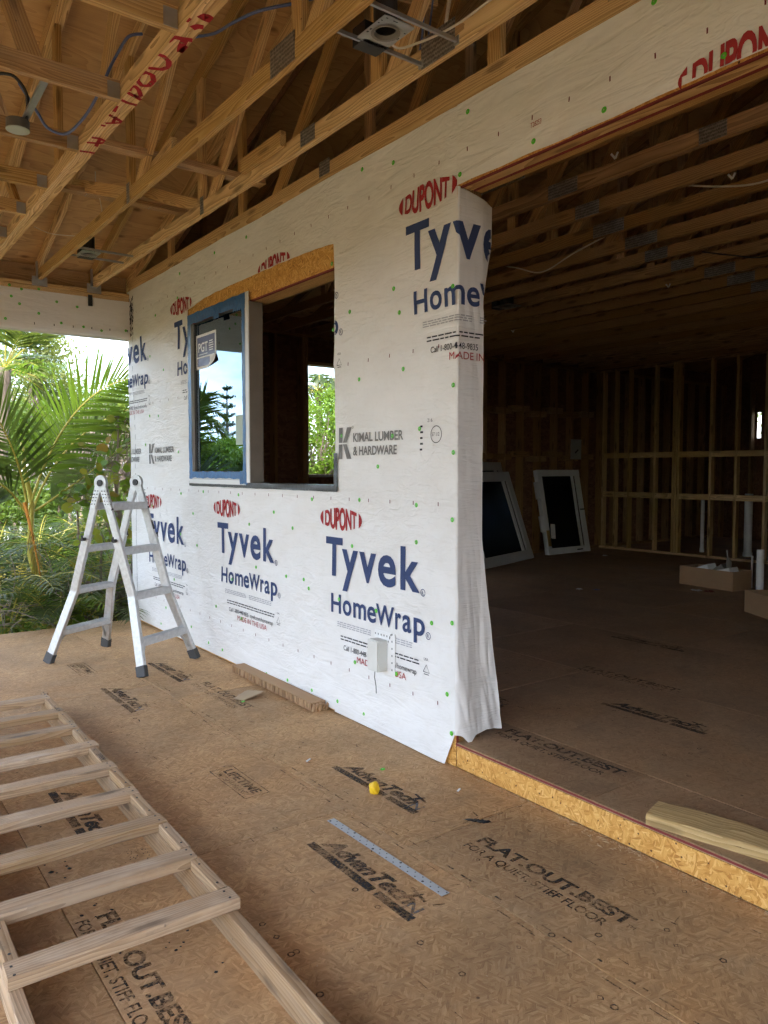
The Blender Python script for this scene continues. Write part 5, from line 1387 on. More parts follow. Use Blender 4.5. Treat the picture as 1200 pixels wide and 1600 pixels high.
# grain must run along the piece: rotate its object frame
ob = b.build('wood', M_TREAT, t)
ang = math.atan2(ax.y, ax.x); Rz = Matrix.Rotation(ang, 4, 'Z')
ob.data.transform(Rz.inverted()); ob.matrix_basis = ob.matrix_basis @ Rz
b = MB(); b.grid(lambda a, c: Vector(L0 + (L1 - L0) * (0.1 + 0.8 * a) + sd * (-0.068 + 0.022 * c)) + Vector((0, 0, 0.022 + 0.018 * c + 0.0016)), 20, 2)
bark = b.build('bark_edge', ink('bark remains', (0.16, 0.10, 0.05), 0.44, 40), t)
# ================================================================== THINGS ON THE PORCH DECK
# ---------------- folding aluminium ladder
lad = thing('folding_ladder', (-0.66, 6.0, 0), 'open aluminium folding ladder standing on deck before the wall', 'ladder')
fA, fB, fC, fD = Vector((-1.142, 6.265, 0)), Vector((-0.709, 5.44, 0)), Vector((-0.175, 5.749, 0)), Vector((-0.607, 6.566, 0))
cen = (fA + fB + fC + fD) / 4
Ld = ((fC - fB) + (fD - fA)).normalized()          # across the rungs
Sd = ((fB - fA) + (fC - fD)).normalized()          # the way the legs spread
HT = 1.40
hw_f, hw_t = 0.305, 0.195
def railpt(side, leg, z):
    """side -1 left hinge, +1 right hinge; leg +1 wall side (B, C), -1 outer side (A, D)"""
    k = z / HT
    sp = (fB - fA).length / 2 * (1 - k)
    hw = hw_t if z > 0.56 else hw_t + (hw_f - hw_t) * (0.56 - z) / 0.56
    return cen + Ld * (side * hw) + Sd * (leg * (sp + 0.015)) + Vector((0, 0, z))
def cprof(b, p0, p1, w_, d_, out):
    """channel rail: closed box section reads right at this size, with a web line"""
    b.bar(p0, p1, w_, d_, out, 0.004)
for side in (-1, 1):
    for leg in (-1, 1):
        outv = Sd * leg
        b = MB(); b.bar(railpt(side, leg, 0.04), railpt(side, leg, 0.56), 0.032, 0.074, outv, 0.004); b.bar(railpt(side, leg, 0.555), railpt(side, leg, 0.98), 0.032, 0.074, outv, 0.004); r_ = b.build('outer_rail', M_ALU, lad)
        b = MB(); inset = Ld * (-side * 0.004)
        b.bar(railpt(side, leg, 0.95) + inset, railpt(side, leg, HT - 0.03) + inset, 0.025, 0.064, outv, 0.004); b.build('inner_rail', M_ALU, lad)
        b = MB(); b.bar(railpt(side, leg, 0.0), railpt(side, leg, 0.075), 0.044, 0.086, outv, 0.006); b.build('foot', M_RUBBER, lad)
        b = MB(); q = railpt(side, leg, 0.97); b.tube([q + Ld * side * 0.010, q + Ld * side * 0.05], 0.013, 10); b.tube([q + Ld * side * 0.04 + Vector((0, 0, -0.012)), q + Ld * side * 0.05 + Vector((0, 0, 0.03))], 0.008, 8); b.build('lock_knob', M_RUBBER, lad)
        b = MB(); q = railpt(side, leg, 1.20) + outv * 0.0325; b.tube([q - outv * 0.001, q + outv * 0.0015], 0.012, 12); b.build('rivet', M_BLACK, lad)
        b = MB()
        for z in (0.12, 0.30, 0.5, 0.66, 0.82):
            q = railpt(side, leg, z) + outv * 0.0375; b.tube([q - outv * 0.001, q + outv * 0.002], 0.006, 8)
        b.build('rivets', M_GALV, lad)
    # hinge: two toothed discs and a black hub
    hc = cen + Ld * side * (hw_t - 0.004) + Vector((0, 0, HT))
    b = MB(); b.tube([hc - Ld * 0.012, hc + Ld * 0.012], 0.058, 24); hg = b.build('hinge', M_ALU, lad)
    b = MB(); b.tube([hc - Ld * 0.020, hc + Ld * 0.020], 0.026, 14); b.build('hub', M_BLACK, hg)
    b = MB()
    for leg in (-1, 1):
        a = cen + Ld * side * (hw_t - 0.004) + Vector((0, 0, HT)) ; c = railpt(side, leg, HT - 0.19)
        b.bar(a + Sd * leg * 0.012 + Vector((0, 0, -0.02)), c, 0.026, 0.058, Sd * leg, 0.004)
    b.build('hinge_arm', M_ALU, hg)
    b = MB()
    for leg in (-1, 1):
        for k in range(5):
            for m_ in (-1, 1):
                q = railpt(side, leg, HT - 0.06 - 0.025 * k) + Ld * (side * 0.010) + Sd * leg * m_ * 0.014
                b.tube([q, q + Ld * side * 0.006], 0.0042, 6); b.tube([q + Sd * leg * 0.022, q + Sd * leg * 0.024], 0.004, 6)
    b.build('hinge_rivets', M_BLACK, hg)
for leg in (-1, 1):
    for z in (0.235, 0.56, 0.89, 1.22):
        a, c = railpt(-1, leg, z), railpt(1, leg, z); ins = Ld * 0.008
        b = MB(); outv = Sd * leg
        b.bar(a + ins, c - ins, 0.078, 0.046, (0, 0, 1), 0.006); 
        for k in (-0.024, -0.012, 0.0, 0.012, 0.024): b.bar(a + ins + outv * k + Vector((0, 0, 0.024)), c - ins + outv * k + Vector((0, 0, 0.024)), 0.006, 0.004, (0, 0, 1))
        b.bar(a + ins + outv * 0.0395, c - ins + outv * 0.0395, 0.003, 0.054, (0, 0, 1)); b.bar(a + ins + outv * 0.0415 + Vector((0, 0, 0.008)), c - ins + outv * 0.0415 + Vector((0, 0, 0.008)), 0.003, 0.006, (0, 0, 1)); b.build('rung', M_ALU, lad)
    for side in (-1, 1):
        b = MB(); b.bar(railpt(side, leg, 0.10) - Ld * side * 0.012, railpt(-side, leg, 0.225) + Ld * side * 0.45 * 1.0 - Sd * leg * 0.0, 0.018, 0.004, Sd * leg); b.build('brace', M_GALV, lad)

q = railpt(1, 1, 1.07) + Sd * 0.030
b = MB(); b.bar(railpt(1, 1, 1.10) + Sd * 0.0330, railpt(1, 1, 1.03) + Sd * 0.0330, 0.022, 0.0022, Sd); b.build('maker_label', M_BLACK, lad)
for (side, leg, z0_, z1_) in ((-1, 1, 0.62, 0.80), (-1, -1, 0.45, 0.6), (-1, 1, 0.30, 0.50)):
    b = MB()
    for k in range(9):
        z = z0_ + (z1_ - z0_) * k / 9; b.bar(railpt(side, leg, z) + Sd * leg * 0.0378 - Ld * 0.007, railpt(side, leg, z + 0.002) + Sd * leg * 0.0378 + Ld * (0.006 - 0.006 * (k % 3)), 0.005, 0.0006, Sd * leg)
    b.build('rail_print', M_GREY, lad)['kind'] = 'stuff'

# ---------------- site-built wooden ladder lying flat
wl_ = thing('wooden_ladder', (-1.84, 3.4, 0), 'site-built lumber ladder with flat rungs lying on the deck', 'ladder')
def lx(y, side):      # centre line of each rail; the piece lies slightly askew
    base = -1.527 + 0.0205 * (y - 2.2)
    return base if side > 0 else base - 0.635
Y0L, Y1L = 1.0, 4.99
for side in (1, -1): board('rail', (lx(Y0L, side), Y0L, 0.0455), (lx(Y1L, side), Y1L, 0.0455), 0.038, 0.089, M_WEATH, wl_)
ry = [2.182 + 0.3345 * k for k in range(9)]
rr = random.Random(5)
for k, y in enumerate(ry):
    xr, xl = lx(y, 1) + 0.022 + rr.uniform(-0.008, 0.012), lx(y, -1) - 0.022 + rr.uniform(-0.01, 0.01)
    yc = y + 0.046
    board('rung', (xl, yc + 0.013 + rr.uniform(-0.006, 0.006), 0.1095), (xr, yc + rr.uniform(-0.006, 0.006), 0.1095), 0.089, 0.038, M_WEATH, wl_, ch=0.004)
    if k < len(ry) - 1 or True:
        for side in (1, -1):
            ya, yb_ = y + 0.098, y + 0.327
            if yb_ > Y1L: yb_ = Y1L - 0.0
            xo = lx(y + 0.2, side) + rr.uniform(-0.004, 0.004)
            board('spacer', (xo, ya, 0.1085), (xo + 0.004, yb_, 0.1085), 0.039, 0.036, M_WEATH, wl_, ch=0.003)
            for yy in (ya + 0.04, yb_ - 0.04):
                b = MB(); b.tube([(xo, yy, 0.1262), (xo, yy, 0.1278)], 0.0045, 8); b.build('nail_head', M_BLACK, wl_)
    for side in (1, -1):
        for q in (-0.022, 0.022):
            b = MB(); b.tube([(lx(y, side), yc + q + 0.004, 0.1282), (lx(y, side), yc + q + 0.004, 0.1293)], 0.0045, 8); b.build('nail_head', M_BLACK, wl_)
d = [rect2(-0.01, k * 0.006, 0.055 * (0.6 + 0.4 * random.random()), k * 0.006 + 0.0028) for k in range(4)]
for y in (3.66, 4.55): decal('end_stamp', d, lambda u, v, y=y: Vector((lx(y, 1) - 0.012 + v, y + u * 1.6, 0.1288)), M_STAMP, wl_, 0)

# ---------------- strip of folded corrugated cardboard against the wall
cb = thing('cardboard_strip', (-0.1, 4.6, 0), 'bundled strip of corrugated cardboard lying against wall foot', 'cardboard')
A0, A1 = Vector((-0.082, 5.17, 0)), Vector((-0.092, 4.02, 0))
ax = (A1 - A0); L_ = ax.length; axn = ax.normalized(); sdv = Vector((-1, 0, 0))
b = MB(); b.bar(A0 + Vector((0.016, 0, 0.051)), A1 + Vector((0.016, 0, 0.051)), 0.098, 0.006, (0, 0, 1), 0.002); b.build('top_sheet', M_CARD, cb)
b = MB(); b.bar(A0 + Vector((0.020, 0, 0.025)), A1 + Vector((0.020, 0, 0.025)), 0.085, 0.044, (0, 0, 1)); b.build('core', M_CARD2, cb)
rr = random.Random(9); y = 0.0; b = MB(); b2 = MB()
while y < L_ - 0.01:
    wdt = rr.uniform(0.003, 0.011); p = A0 + axn * (y + wdt / 2); o_ = rr.uniform(-0.004, 0.006); ln = rr.uniform(-0.006, 0.006)
    (b if rr.random() < 0.6 else b2).bar(p + Vector((-0.030 - o_, ln, 0.003)), p + Vector((-0.030 - o_, -ln, 0.047)), wdt * 0.8, 0.012, axn if False else (0, 1, 0)); y += wdt + rr.uniform(0.0, 0.004)
f1 = b.build('flutes', M_CARD, cb); f1['kind'] = 'stuff'; f2 = b2.build('flutes', M_CARD2, cb); f2['kind'] = 'stuff'
b = MB()
for k in range(7):
    yy = A1.y - 0.006 - 0.006 * (k % 3); xx = A1.x - 0.03 + 0.017 * k
    b.bar((xx, yy, 0.003), (xx + 0.004, yy - 0.012, 0.045 + 0.008 * math.sin(k)), 0.012, 0.020, (0, 1, 0), 0.002)
b.build('curled_end', M_CARD, cb)
# torn paper scrap
t = MB(); q = on_z(387, 1088)
def scr(a, c): return (q.x - 0.07 + 0.16 * a - 0.05 * c, q.y - 0.085 + 0.19 * c * (0.35 + 0.65 * a) , 0.006 + 0.035 * (a * (1 - c)) + 0.012 * abs(noise.noise(Vector((a * 3, c * 3, 1)))))
t.grid(scr, 8, 8); tag(t.build('paper_scrap', plain('kraft paper', (0.43, 0.32, 0.20), 0.8), smooth=True), 'torn kraft paper scrap lying beside the cardboard strip', 'paper')

# yellow crumple
q = on_z(585, 1240)
bm = bmesh.new(); bmesh.ops.create_icosphere(bm, subdivisions=3, radius=0.026)
for v in bm.verts:
    n_ = noise.noise(v.co * 60) * 0.006 + noise.noise(v.co * 140) * 0.003
    v.co += v.co.normalized() * n_; v.co.z *= 1.25; v.co.x *= 0.9
    if v.co.z < -0.024: v.co.z = -0.024
me = bpy.data.meshes.new('yellow_crumple'); bm.to_mesh(me); bm.free(); me.materials.append(M_YELLOW)
tag(place(bpy.data.objects.new('yellow_crumple', me), None, Matrix.Translation((q.x, q.y, 0.026))), 'crumpled yellow plastic lump lying on the stamped logo', 'plastic lump')
# metal strap
t = thing('metal_strap', (-0.81, 2.34, 0), 'flat perforated steel strap lying on the deck', 'strap')
a, c = Vector((-0.828, 2.705, 0.0035)), Vector((-0.815, 1.975, 0.0035))
b = MB(); b.bar(a, c, 0.036, 0.0025, (0, 0, 1), 0.0006); b.build('strip', M_STEEL, t)
b = MB(); dn = (c - a).normalized(); sn = Vector((-dn.y, dn.x, 0))
for k in range(34):
    p = a + dn * (0.012 + 0.0216 * k) + sn * (0.010 if k % 2 else -0.010) + Vector((0, 0, 0.0013)); r_ = 0.0032 if k % 7 else 0.0055
    b.tube([p, p + Vector((0, 0, 0.0004))], r_, 8)
b.build('holes', M_BLACK, t)['kind'] = 'stuff'
# black scrap
q0, q1 = on_z(728, 1281), on_z(762, 1287)
b = MB(); 
b.grid(lambda a_, c_: (q0.x + (q1.x - q0.x) * a_ + 0.035 * (c_ - 0.5), q0.y + (q1.y - q0.y) * a_ - 0.01 * (c_ - .5) , 0.003 + 0.012 * abs(noise.noise(Vector((a_ * 4, c_ * 2, 5))))), 10, 4)
tag(b.build('tape_scrap', M_FLASH, smooth=True), 'black scrap of flashing tape near the step', 'scrap')
# dark debris flecks between the rungs of the wooden ladder
rr = random.Random(21); b = MB()
for (px, py, n_, s_) in ((143, 1429, 5, 0.014), (275, 1470, 7, 0.013), (330, 1521, 2, 0.016), (98, 1365, 7, 0.022), (215, 1333, 30, 0.006), (60, 1290, 4, 0.014), (120, 1400, 20, 0.005), (200, 1360, 25, 0.005), (10, 1345, 8, 0.02)):
    q = on_z(px, py)
    for _ in range(n_):
        x, y = q.x + rr.gauss(0, 0.03), q.y + rr.gauss(0, 0.035); r_ = s_ * rr.uniform(0.25, 0.7); an = rr.uniform(0, 3)
        pts = [(x + r_ * rr.uniform(0.5, 1) * math.cos(an + k * 1.26), y + r_ * rr.uniform(0.5, 1) * math.sin(an + k * 1.26), 0.002) for k in range(5)]
        b.add(pts + [(x, y, 0.003 + r_ * 0.3)], [(k, (k + 1) % 5, 5) for k in range(5)])
tag(b.build('dark_debris', M_BLACK), 'dark crumbs and flakes lying between the wooden ladder rungs', 'debris', kind='stuff')
# sawdust and chips along the foot of the step, and scattered over the deck
b = MB(); rr = random.Random(22)
def chip(x, y, z, s_):
    an = rr.uniform(0, 3.14); l = s_ * rr.uniform(0.6, 1.6); w_ = s_ * rr.uniform(0.15, 0.45); h_ = s_ * 0.15
    dx, dy = math.cos(an) * l / 2, math.sin(an) * l / 2; ex, ey = -math.sin(an) * w_ / 2, math.cos(an) * w_ / 2
    b.add([(x - dx - ex, y - dy - ey, z), (x + dx - ex, y + dy - ey, z), (x + dx + ex, y + dy + ey, z + h_), (x - dx + ex, y - dy + ey, z + h_), (x, y, z + h_ * 2)], [(0, 1, 4), (1, 2, 4), (2, 3, 4), (3, 0, 4)])
for _ in range(420): chip(-abs(rr.gauss(0.004, 0.025)) - 0.004, rr.uniform(0.6, 2.8), 0.002, rr.choice([0.006, 0.008, 0.012]))
for _ in range(26): chip(-abs(rr.gauss(0.01, 0.035)) - 0.01, rr.gauss(1.85, 0.08), 0.003, 0.018)
for _ in range(260): chip(rr.uniform(-2.1, -0.05), rr.uniform(1.0, 6.5), 0.002, rr.choice([0.004, 0.005, 0.008]))
tag(b.build('wood_chips', plain('pale wood chips', (0.55, 0.42, 0.26), 0.9, 0, 0.25, 40)), 'pale sawdust and chips along the foot of the step', 'sawdust', kind='stuff')
for (px, py, s_, m_, lab) in ((483, 1190, 0.014, M_WHITE, 'tiny white chip on the open deck'), (718, 1237, 0.012, M_WHITE, 'tiny white fleck beside the step corner')):
    q = on_z(px, py); bb = MB(); bb.bar((q.x - s_, q.y, 0.005), (q.x + s_, q.y + s_, 0.007), s_ * 0.8, 0.004, (0, 0, 1), 0.001); tag(bb.build('white_chip', m_), lab, 'chip')
for (px, py, lab) in ((598, 1203, 'green nail cap dropped near the stamped logo'), (380, 1097, 'green nail cap dropped by the paper scrap'), (603, 1204, None)):
    if lab:
        q = on_z(px, py); tag(place(bpy.data.objects.new('dropped_cap', cme), None, Matrix.Translation((q.x, q.y, 0.004)) @ Matrix.Rotation(R(80), 4, 'Y')), lab, 'nail cap')
# ================================================================== BEYOND THE DECK
GZ = -0.62
def bez(p0, p1, p2, t_): return p0 * (1 - t_) ** 2 + p1 * 2 * t_ * (1 - t_) + p2 * t_ ** 2
def frond(parent, p0, p1, p2, n, L_, mat, stem, rr, wid=0.018, lift=0.25, droop=0.5, up=Vector((0, 0, 1)), r0=0.012, bare=0.18):
    p0, p1, p2 = Vector(p0), Vector(p1), Vector(p2)
    b = MB()
    pts = [bez(p0, p1, p2, k / 14) for k in range(15)]
    b.tube(pts, [r0 * (1 - 0.85 * k / 14) for k in range(15)], 6, 0)
    for i in range(n):
        t_ = bare + (1 - bare) * (i + rr.uniform(-0.3, 0.3)) / (n - 1); t_ = min(max(t_, 0.02), 1.0)
        p = bez(p0, p1, p2, t_); tg = ((p1 - p0) * (1 - t_) + (p2 - p1) * t_).normalized()
        sd = tg.cross(up)
        if sd.length < 0.05: sd = tg.cross(Vector((0.3, 1, 0)))
        sd.normalize(); nm = sd.cross(tg).normalized()
        s_ = (t_ - bare) / (1 - bare)
        ln = L_ * (0.55 + 0.9 * math.sin(math.pi * min(1, 0.18 + s_ * 0.72)) * 0.62) * (1 - 0.45 * s_ ** 3) * rr.uniform(0.88, 1.08)
        for side in (-1, 1):
            an = R(62 - 34 * s_ + rr.uniform(-6, 6))
            d_ = (tg * math.cos(an) + sd * side * math.sin(an) + nm * (lift + rr.uniform(-0.1, 0.1))).normalized()
            wv = d_.cross(nm).normalized()
            w_ = wid * (1 - 0.4 * s_)
            pv = p; vs_ = []; dr = d_.copy()
            for k in range(5):
                f = k / 4; ww = w_ * (0.45, 1.0, 0.9, 0.55, 0.06)[k] * 0.5
                vs_ += [pv + wv * ww, pv - wv * ww]
                dr = (dr + Vector((0, 0, -1)) * droop * 0.22 * (0.5 + f)).normalized()
                pv = pv + dr * ln / 4
            b.add(vs_, [(2 * k, 2 * k + 1, 2 * k + 3, 2 * k + 2) for k in range(4)], 1)
    return b.build('frond', [stem, mat], parent)
def at(px, py, y): return on_y(px, py, y)

# hero palm just past the deck edge
rr = random.Random(31)
palm = thing('areca_palm', (-0.5, 9.2, GZ), 'tall young palm with arching bright fronds just past the deck', 'palm')
b = MB(); b.tube([(-0.42, 9.2, GZ), at(46, 860, 9.2), at(50, 790, 9.2), at(38, 730, 9.15), at(34, 690, 9.1)], [0.05, 0.034, 0.028, 0.024, 0.016], 10); b.build('trunk', M_STEM, palm, smooth=True)
HF = [((44, 800), (100, 600), (215, 590), 9.2, 8.7, M_FROND, 0.60, (0, -1, 0.15), 44),
      ((50, 800), (95, 660), (235, 630), 9.3, 9.0, M_FROND_D, 0.46, (0, -1, 0.5), 48),
      ((42, 790), (30, 690), (-40, 600), 9.1, 8.8, M_FROND_D, 0.55, (0, -1, 0.3), 40),
      ((52, 800), (130, 750), (225, 670), 9.3, 9.1, M_FROND_D, 0.26, (0, -1, 0.8), 40),
      ((40, 800), (-10, 720), (-70, 760), 9.0, 8.6, M_FROND_D, 0.50, (0, -1, 0.9), 36)]
for (a, c, e, ya, yb_, m_, L_, up_, n_) in HF:
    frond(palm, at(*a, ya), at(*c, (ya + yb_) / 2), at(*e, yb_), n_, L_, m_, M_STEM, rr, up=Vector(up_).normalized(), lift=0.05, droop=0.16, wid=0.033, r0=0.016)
# hanging dead frond
dead = frond(palm, at(38, 785, 8.9), at(55, 850, 8.85), at(72, 955, 8.8), 30, 0.30, M_DEAD, M_DEADST, rr, lift=0.0, droop=1.6, r0=0.02, bare=0.3, wid=0.02)
dead['label'] = 'orange dead frond hanging down'
# lower clump palms
def clump(name, cx, cy, n, hgt, label, mats, seed, L_=0.45, spread=1.0, zb=GZ):
    r_ = random.Random(seed)
    t = thing(name, (cx, cy, zb), label, 'palm', 'palm clumps below the deck edge')
    b = MB()
    for k in range(4):
        a = r_.uniform(0, 6.28); b.tube([(cx + 0.1 * math.cos(a), cy + 0.1 * math.sin(a), zb), (cx + 0.16 * math.cos(a), cy + 0.16 * math.sin(a), zb + hgt * 0.35)], [0.03, 0.02], 7)
    b.build('trunk', M_STEM, t)
    for k in range(n):
        a = 2 * math.pi * k / n + r_.uniform(-0.4, 0.4); el = r_.uniform(0.4, 1.25); l = hgt * r_.uniform(0.75, 1.15)
        d_ = Vector((math.cos(a) * math.cos(el), math.sin(a) * math.cos(el), math.sin(el)))
        p0 = Vector((cx + 0.1 * math.cos(a), cy + 0.1 * math.sin(a), zb + hgt * 0.25)); p1 = p0 + d_ * l * 0.55; p2 = p1 + Vector((d_.x * spread, d_.y * spread, d_.z * 0.15 - 0.25)).normalized() * l * 0.55
        frond(t, p0, p1, p2, 30, L_, r_.choice(mats), M_STEM, r_, lift=0.1, droop=0.6, wid=0.022, r0=0.010)
    return t
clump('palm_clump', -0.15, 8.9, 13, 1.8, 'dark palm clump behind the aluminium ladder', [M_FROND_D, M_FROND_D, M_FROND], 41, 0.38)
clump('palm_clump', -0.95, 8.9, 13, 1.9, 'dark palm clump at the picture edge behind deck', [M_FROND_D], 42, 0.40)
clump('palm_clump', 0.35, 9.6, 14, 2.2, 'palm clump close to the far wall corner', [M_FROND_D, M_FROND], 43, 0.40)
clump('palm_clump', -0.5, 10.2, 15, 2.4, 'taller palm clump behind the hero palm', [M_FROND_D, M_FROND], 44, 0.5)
# fan palm at the upper edge
fp = thing('fan_palm', at(8, 560, 13.0), 'fan palm crown high at the picture edge under the beam', 'palm')
c = at(8, 575, 13.0); b = MB(); b.tube([(c.x - 0.3, c.y, GZ), (c.x - 0.1, c.y, c.z * 0.5), c], [0.13, 0.1, 0.09], 10); b.build('trunk', M_BARK, fp)
rr = random.Random(33)
for k in range(16):
    a = rr.uniform(0, 6.28); el = rr.uniform(-0.3, 1.3); d_ = Vector((math.cos(a) * math.cos(el), math.sin(a) * math.cos(el), math.sin(el)))
    frond(fp, c, c + d_ * 0.6, c + d_ * 1.0 + Vector((0, 0, -0.25)), 24, 0.55, M_FROND_D if k % 3 else M_FROND, M_STEM, rr, lift=0.1, droop=0.5, wid=0.035, bare=0.4)

# leafy trees
def leaf_quad(b, p, s_, r_, mi=0, flat=0.0):
    n = Vector((r_.gauss(0, 1), r_.gauss(0, 1), r_.gauss(0, 1) + flat)).normalized()
    u = n.orthogonal().normalized(); a = r_.uniform(0, 6.28); v = n.cross(u); u, v = u * math.cos(a) + v * math.sin(a), v * math.cos(a) - u * math.sin(a)
    l, w_ = s_ * r_.uniform(0.7, 1.3), s_ * r_.uniform(0.32, 0.5)
    b.add([p - u * l * 0.5, p + v * w_ * 0.5 + n * w_ * 0.12, p + u * l * 0.5, p - v * w_ * 0.5 + n * w_ * 0.12], [(0, 1, 2, 3)], mi)
def tree(name, base, hgt, crown_c, crown_r, n_clump, per, leaf, mat, label, seed, trunk_r=0.12, clump_r=0.45, cat='tree', bark=None, group='trees beyond the deck'):
    r_ = random.Random(seed); base = Vector(base); cc = Vector(crown_c); cr = Vector(crown_r)
    t = thing(name, base, label, cat, group)
    clumps = []
    for _ in range(n_clump):
        while True:
            q = Vector((r_.uniform(-1, 1), r_.uniform(-1, 1), r_.uniform(-1, 1)))
            if 0.15 < q.length < 1.0: break
        q = q.normalized() * q.length ** 0.5
        clumps.append((cc + Vector((q.x * cr.x, q.y * cr.y, q.z * cr.z)), clump_r * r_.uniform(0.6, 1.35)))
    b = MB(); fork = base + (cc - base) * 0.45
    b.tube([base, base + (fork - base) * 0.5 + Vector((r_.uniform(-.1, .1), r_.uniform(-.1, .1), 0)), fork], [trunk_r, trunk_r * 0.8, trunk_r * 0.6], 9)
    b.build('trunk', bark or M_BARK, t, smooth=True)
    b = MB()
    for c, q in clumps[::2]:
        m = fork + (c - fork) * 0.55 + Vector((r_.uniform(-.2, .2), r_.uniform(-.2, .2), r_.uniform(0, .3)))
        b.tube([fork, m, c], [trunk_r * 0.35, trunk_r * 0.18, trunk_r * 0.05], 5, caps=False)
    b.build('limbs', bark or M_BARK, t, smooth=True)
    b = MB()
    for c, q in clumps:
        for _ in range(int(per * r_.uniform(0.6, 1.3))):
            v = Vector((r_.gauss(0, 1), r_.gauss(0, 1), r_.gauss(0, 1))); v = v.normalized() * abs(r_.gauss(0.75, 0.3)) * q
            v.z *= 0.75
            leaf_quad(b, c + v, leaf, r_, flat=0.7)
    b.build('crown', mat, t)
    return t
def T(px, top, bot, y, wpx, mat, label, seed, nc, per, leaf, cr=0.5, **kw):
    a, c = at(px, top, y), at(px, bot, y); l, r_ = at(px - wpx, (top + bot) / 2, y), at(px + wpx, (top + bot) / 2, y)
    rx = (r_ - l).length / 2; cz = (a.z + c.z) / 2; rz = abs(a.z - c.z) / 2
    return tree('leafy_tree', (a.x, y, GZ), a.z, (a.x, y, cz), (rx, rx, rz), nc, per, leaf, mat, label, seed, clump_r=cr, **kw)
T(50, 500, 690, 19, 60, M_LEAF3, 'olive green tree behind the palm fronds', 51, 34, 120, 0.12, 0.5)
T(120, 600, 715, 24, 60, M_LEAF2, 'mid green tree in the gap under the beam', 52, 46, 150, 0.15, 0.7)
T(188, 600, 720, 16, 28, M_LEAF1, 'bright tree beside the far wall corner', 53, 20, 130, 0.10, 0.3)
T(20, 560, 760, 26, 60, M_LEAF2, 'dense tree at the picture edge behind the palms', 54, 40, 150, 0.16, 0.8)
T(165, 615, 700, 14, 26, M_LEAF2, 'round dark shrub tree with bare twigs below', 55, 18, 150, 0.08, 0.3)
T(500, 610, 760, 14.5, 55, M_LEAF1, 'bright leafy tree seen through the far window hole', 56, 70, 170, 0.10, 0.42)
T(560, 590, 760, 16.5, 50, M_LEAF1, 'bright leafy tree beside the one in far window hole', 57, 50, 150, 0.11, 0.5)
c = at(497, 612, 20)
fp2 = thing('coconut_palm', (c.x, c.y, GZ), 'coconut palm top rising behind the tree in window hole', 'palm')
b = MB(); b.tube([(c.x + 0.3, c.y, GZ), (c.x + 0.1, c.y, c.z * 0.5), c], [0.16, 0.12, 0.1], 10); b.build('trunk', M_BARK, fp2)
for k in range(14):
    a = 6.28 * k / 14 + rr.uniform(-.2, .2); el = rr.uniform(0.0, 0.9); d_ = Vector((math.cos(a) * math.cos(el), math.sin(a) * math.cos(el), math.sin(el)))
    frond(fp2, c, c + d_ * 1.0, c + d_ * 1.5 + Vector((0, 0, -0.9)), 30, 0.7, M_FROND_D, M_STEM, rr, lift=0.0, droop=1.2, wid=0.05, r0=0.025)
c = at(1187, 665, 18)
T(1187, 560, 800, 9.8, 70, M_LEAF1, 'bright tree glimpsed through the slit in the back wall', 58, 30, 120, 0.16, 0.8)

T(30, 752, 880, 13, 60, M_LEAF2, 'dark shrub mass low at the picture edge behind the palm stem', 59, 34, 130, 0.09, 0.3)
T(105, 756, 880, 12.6, 50, M_LEAF2, 'dark shrub mass low behind the aluminium ladder', 64, 30, 130, 0.09, 0.3)
T(165, 750, 880, 13.2, 40, M_LEAF2, 'dark shrub mass low beside the wall corner', 65, 26, 130, 0.09, 0.3)
T(20, 640, 716, 18, 40, M_LEAF2, 'mid green tree behind the fan palm trunk', 66, 30, 130, 0.12, 0.4)
T(95, 655, 722, 20, 45, M_LEAF2, 'green tree above the white house roof', 67, 30, 130, 0.13, 0.45)
# sea grape bush with round leaves by the wall corner
sg = thing('sea_grape_bush', (0.15, 8.6, GZ), 'sea grape bush with round yellow-green leaves beside wall corner', 'bush')
rr = random.Random(61); b = MB(); lf = MB()
def disc(p, r_, n):
    u = n.orthogonal().normalized(); v = n.cross(u)
    lf.add([p + (u * math.cos(6.283 * k / 9) + v * math.sin(6.283 * k / 9)) * r_ * (1 if k else 0.85) + n * 0.12 * r_ * (1 if k % 2 else 0) for k in range(9)], [tuple(range(9))])
for (px, py, y, n_, sp) in ((185, 650, 8.9, 16, 0.10), (175, 720, 8.7, 26, 0.20), (200, 745, 8.6, 30, 0.2), (150, 770, 8.6, 26, 0.2), (190, 800, 8.6, 34, 0.2), (160, 835, 8.6, 16, 0.15), (120, 780, 8.8, 18, 0.18), (195, 850, 8.7, 14, 0.14), (140, 900, 8.5, 8, 0.12), (205, 690, 8.9, 16, 0.14), (80, 975, 8.3, 10, 0.1), (110, 955, 8.3, 8, 0.1)):
    c = at(px, py, y)
    root = Vector((0.2 + rr.uniform(-.1, .1), 8.9, GZ)); m = root + (c - root) * 0.5 + Vector((rr.uniform(-.15, .15), rr.uniform(-.15, .15), 0.1))
    b.tube(spline([root, m, c], 6), [0.03 - 0.022 * k / 12 for k in range(13)], 7)
    for _ in range(n_):
        p = c + Vector((rr.gauss(0, 1), rr.gauss(0, 1), rr.gauss(0, 1))) * sp
        n = Vector((rr.gauss(0, .6), rr.gauss(-0.5, .6), rr.gauss(0.6, .6))).normalized(); disc(p, rr.uniform(0.035, 0.07), n)
        b.tube([c + (p - c) * 0.1, p], 0.003, 4, caps=False)
b.build('branches', M_TWIG, sg, smooth=True); lf.build('crown', M_GRAPE, sg)
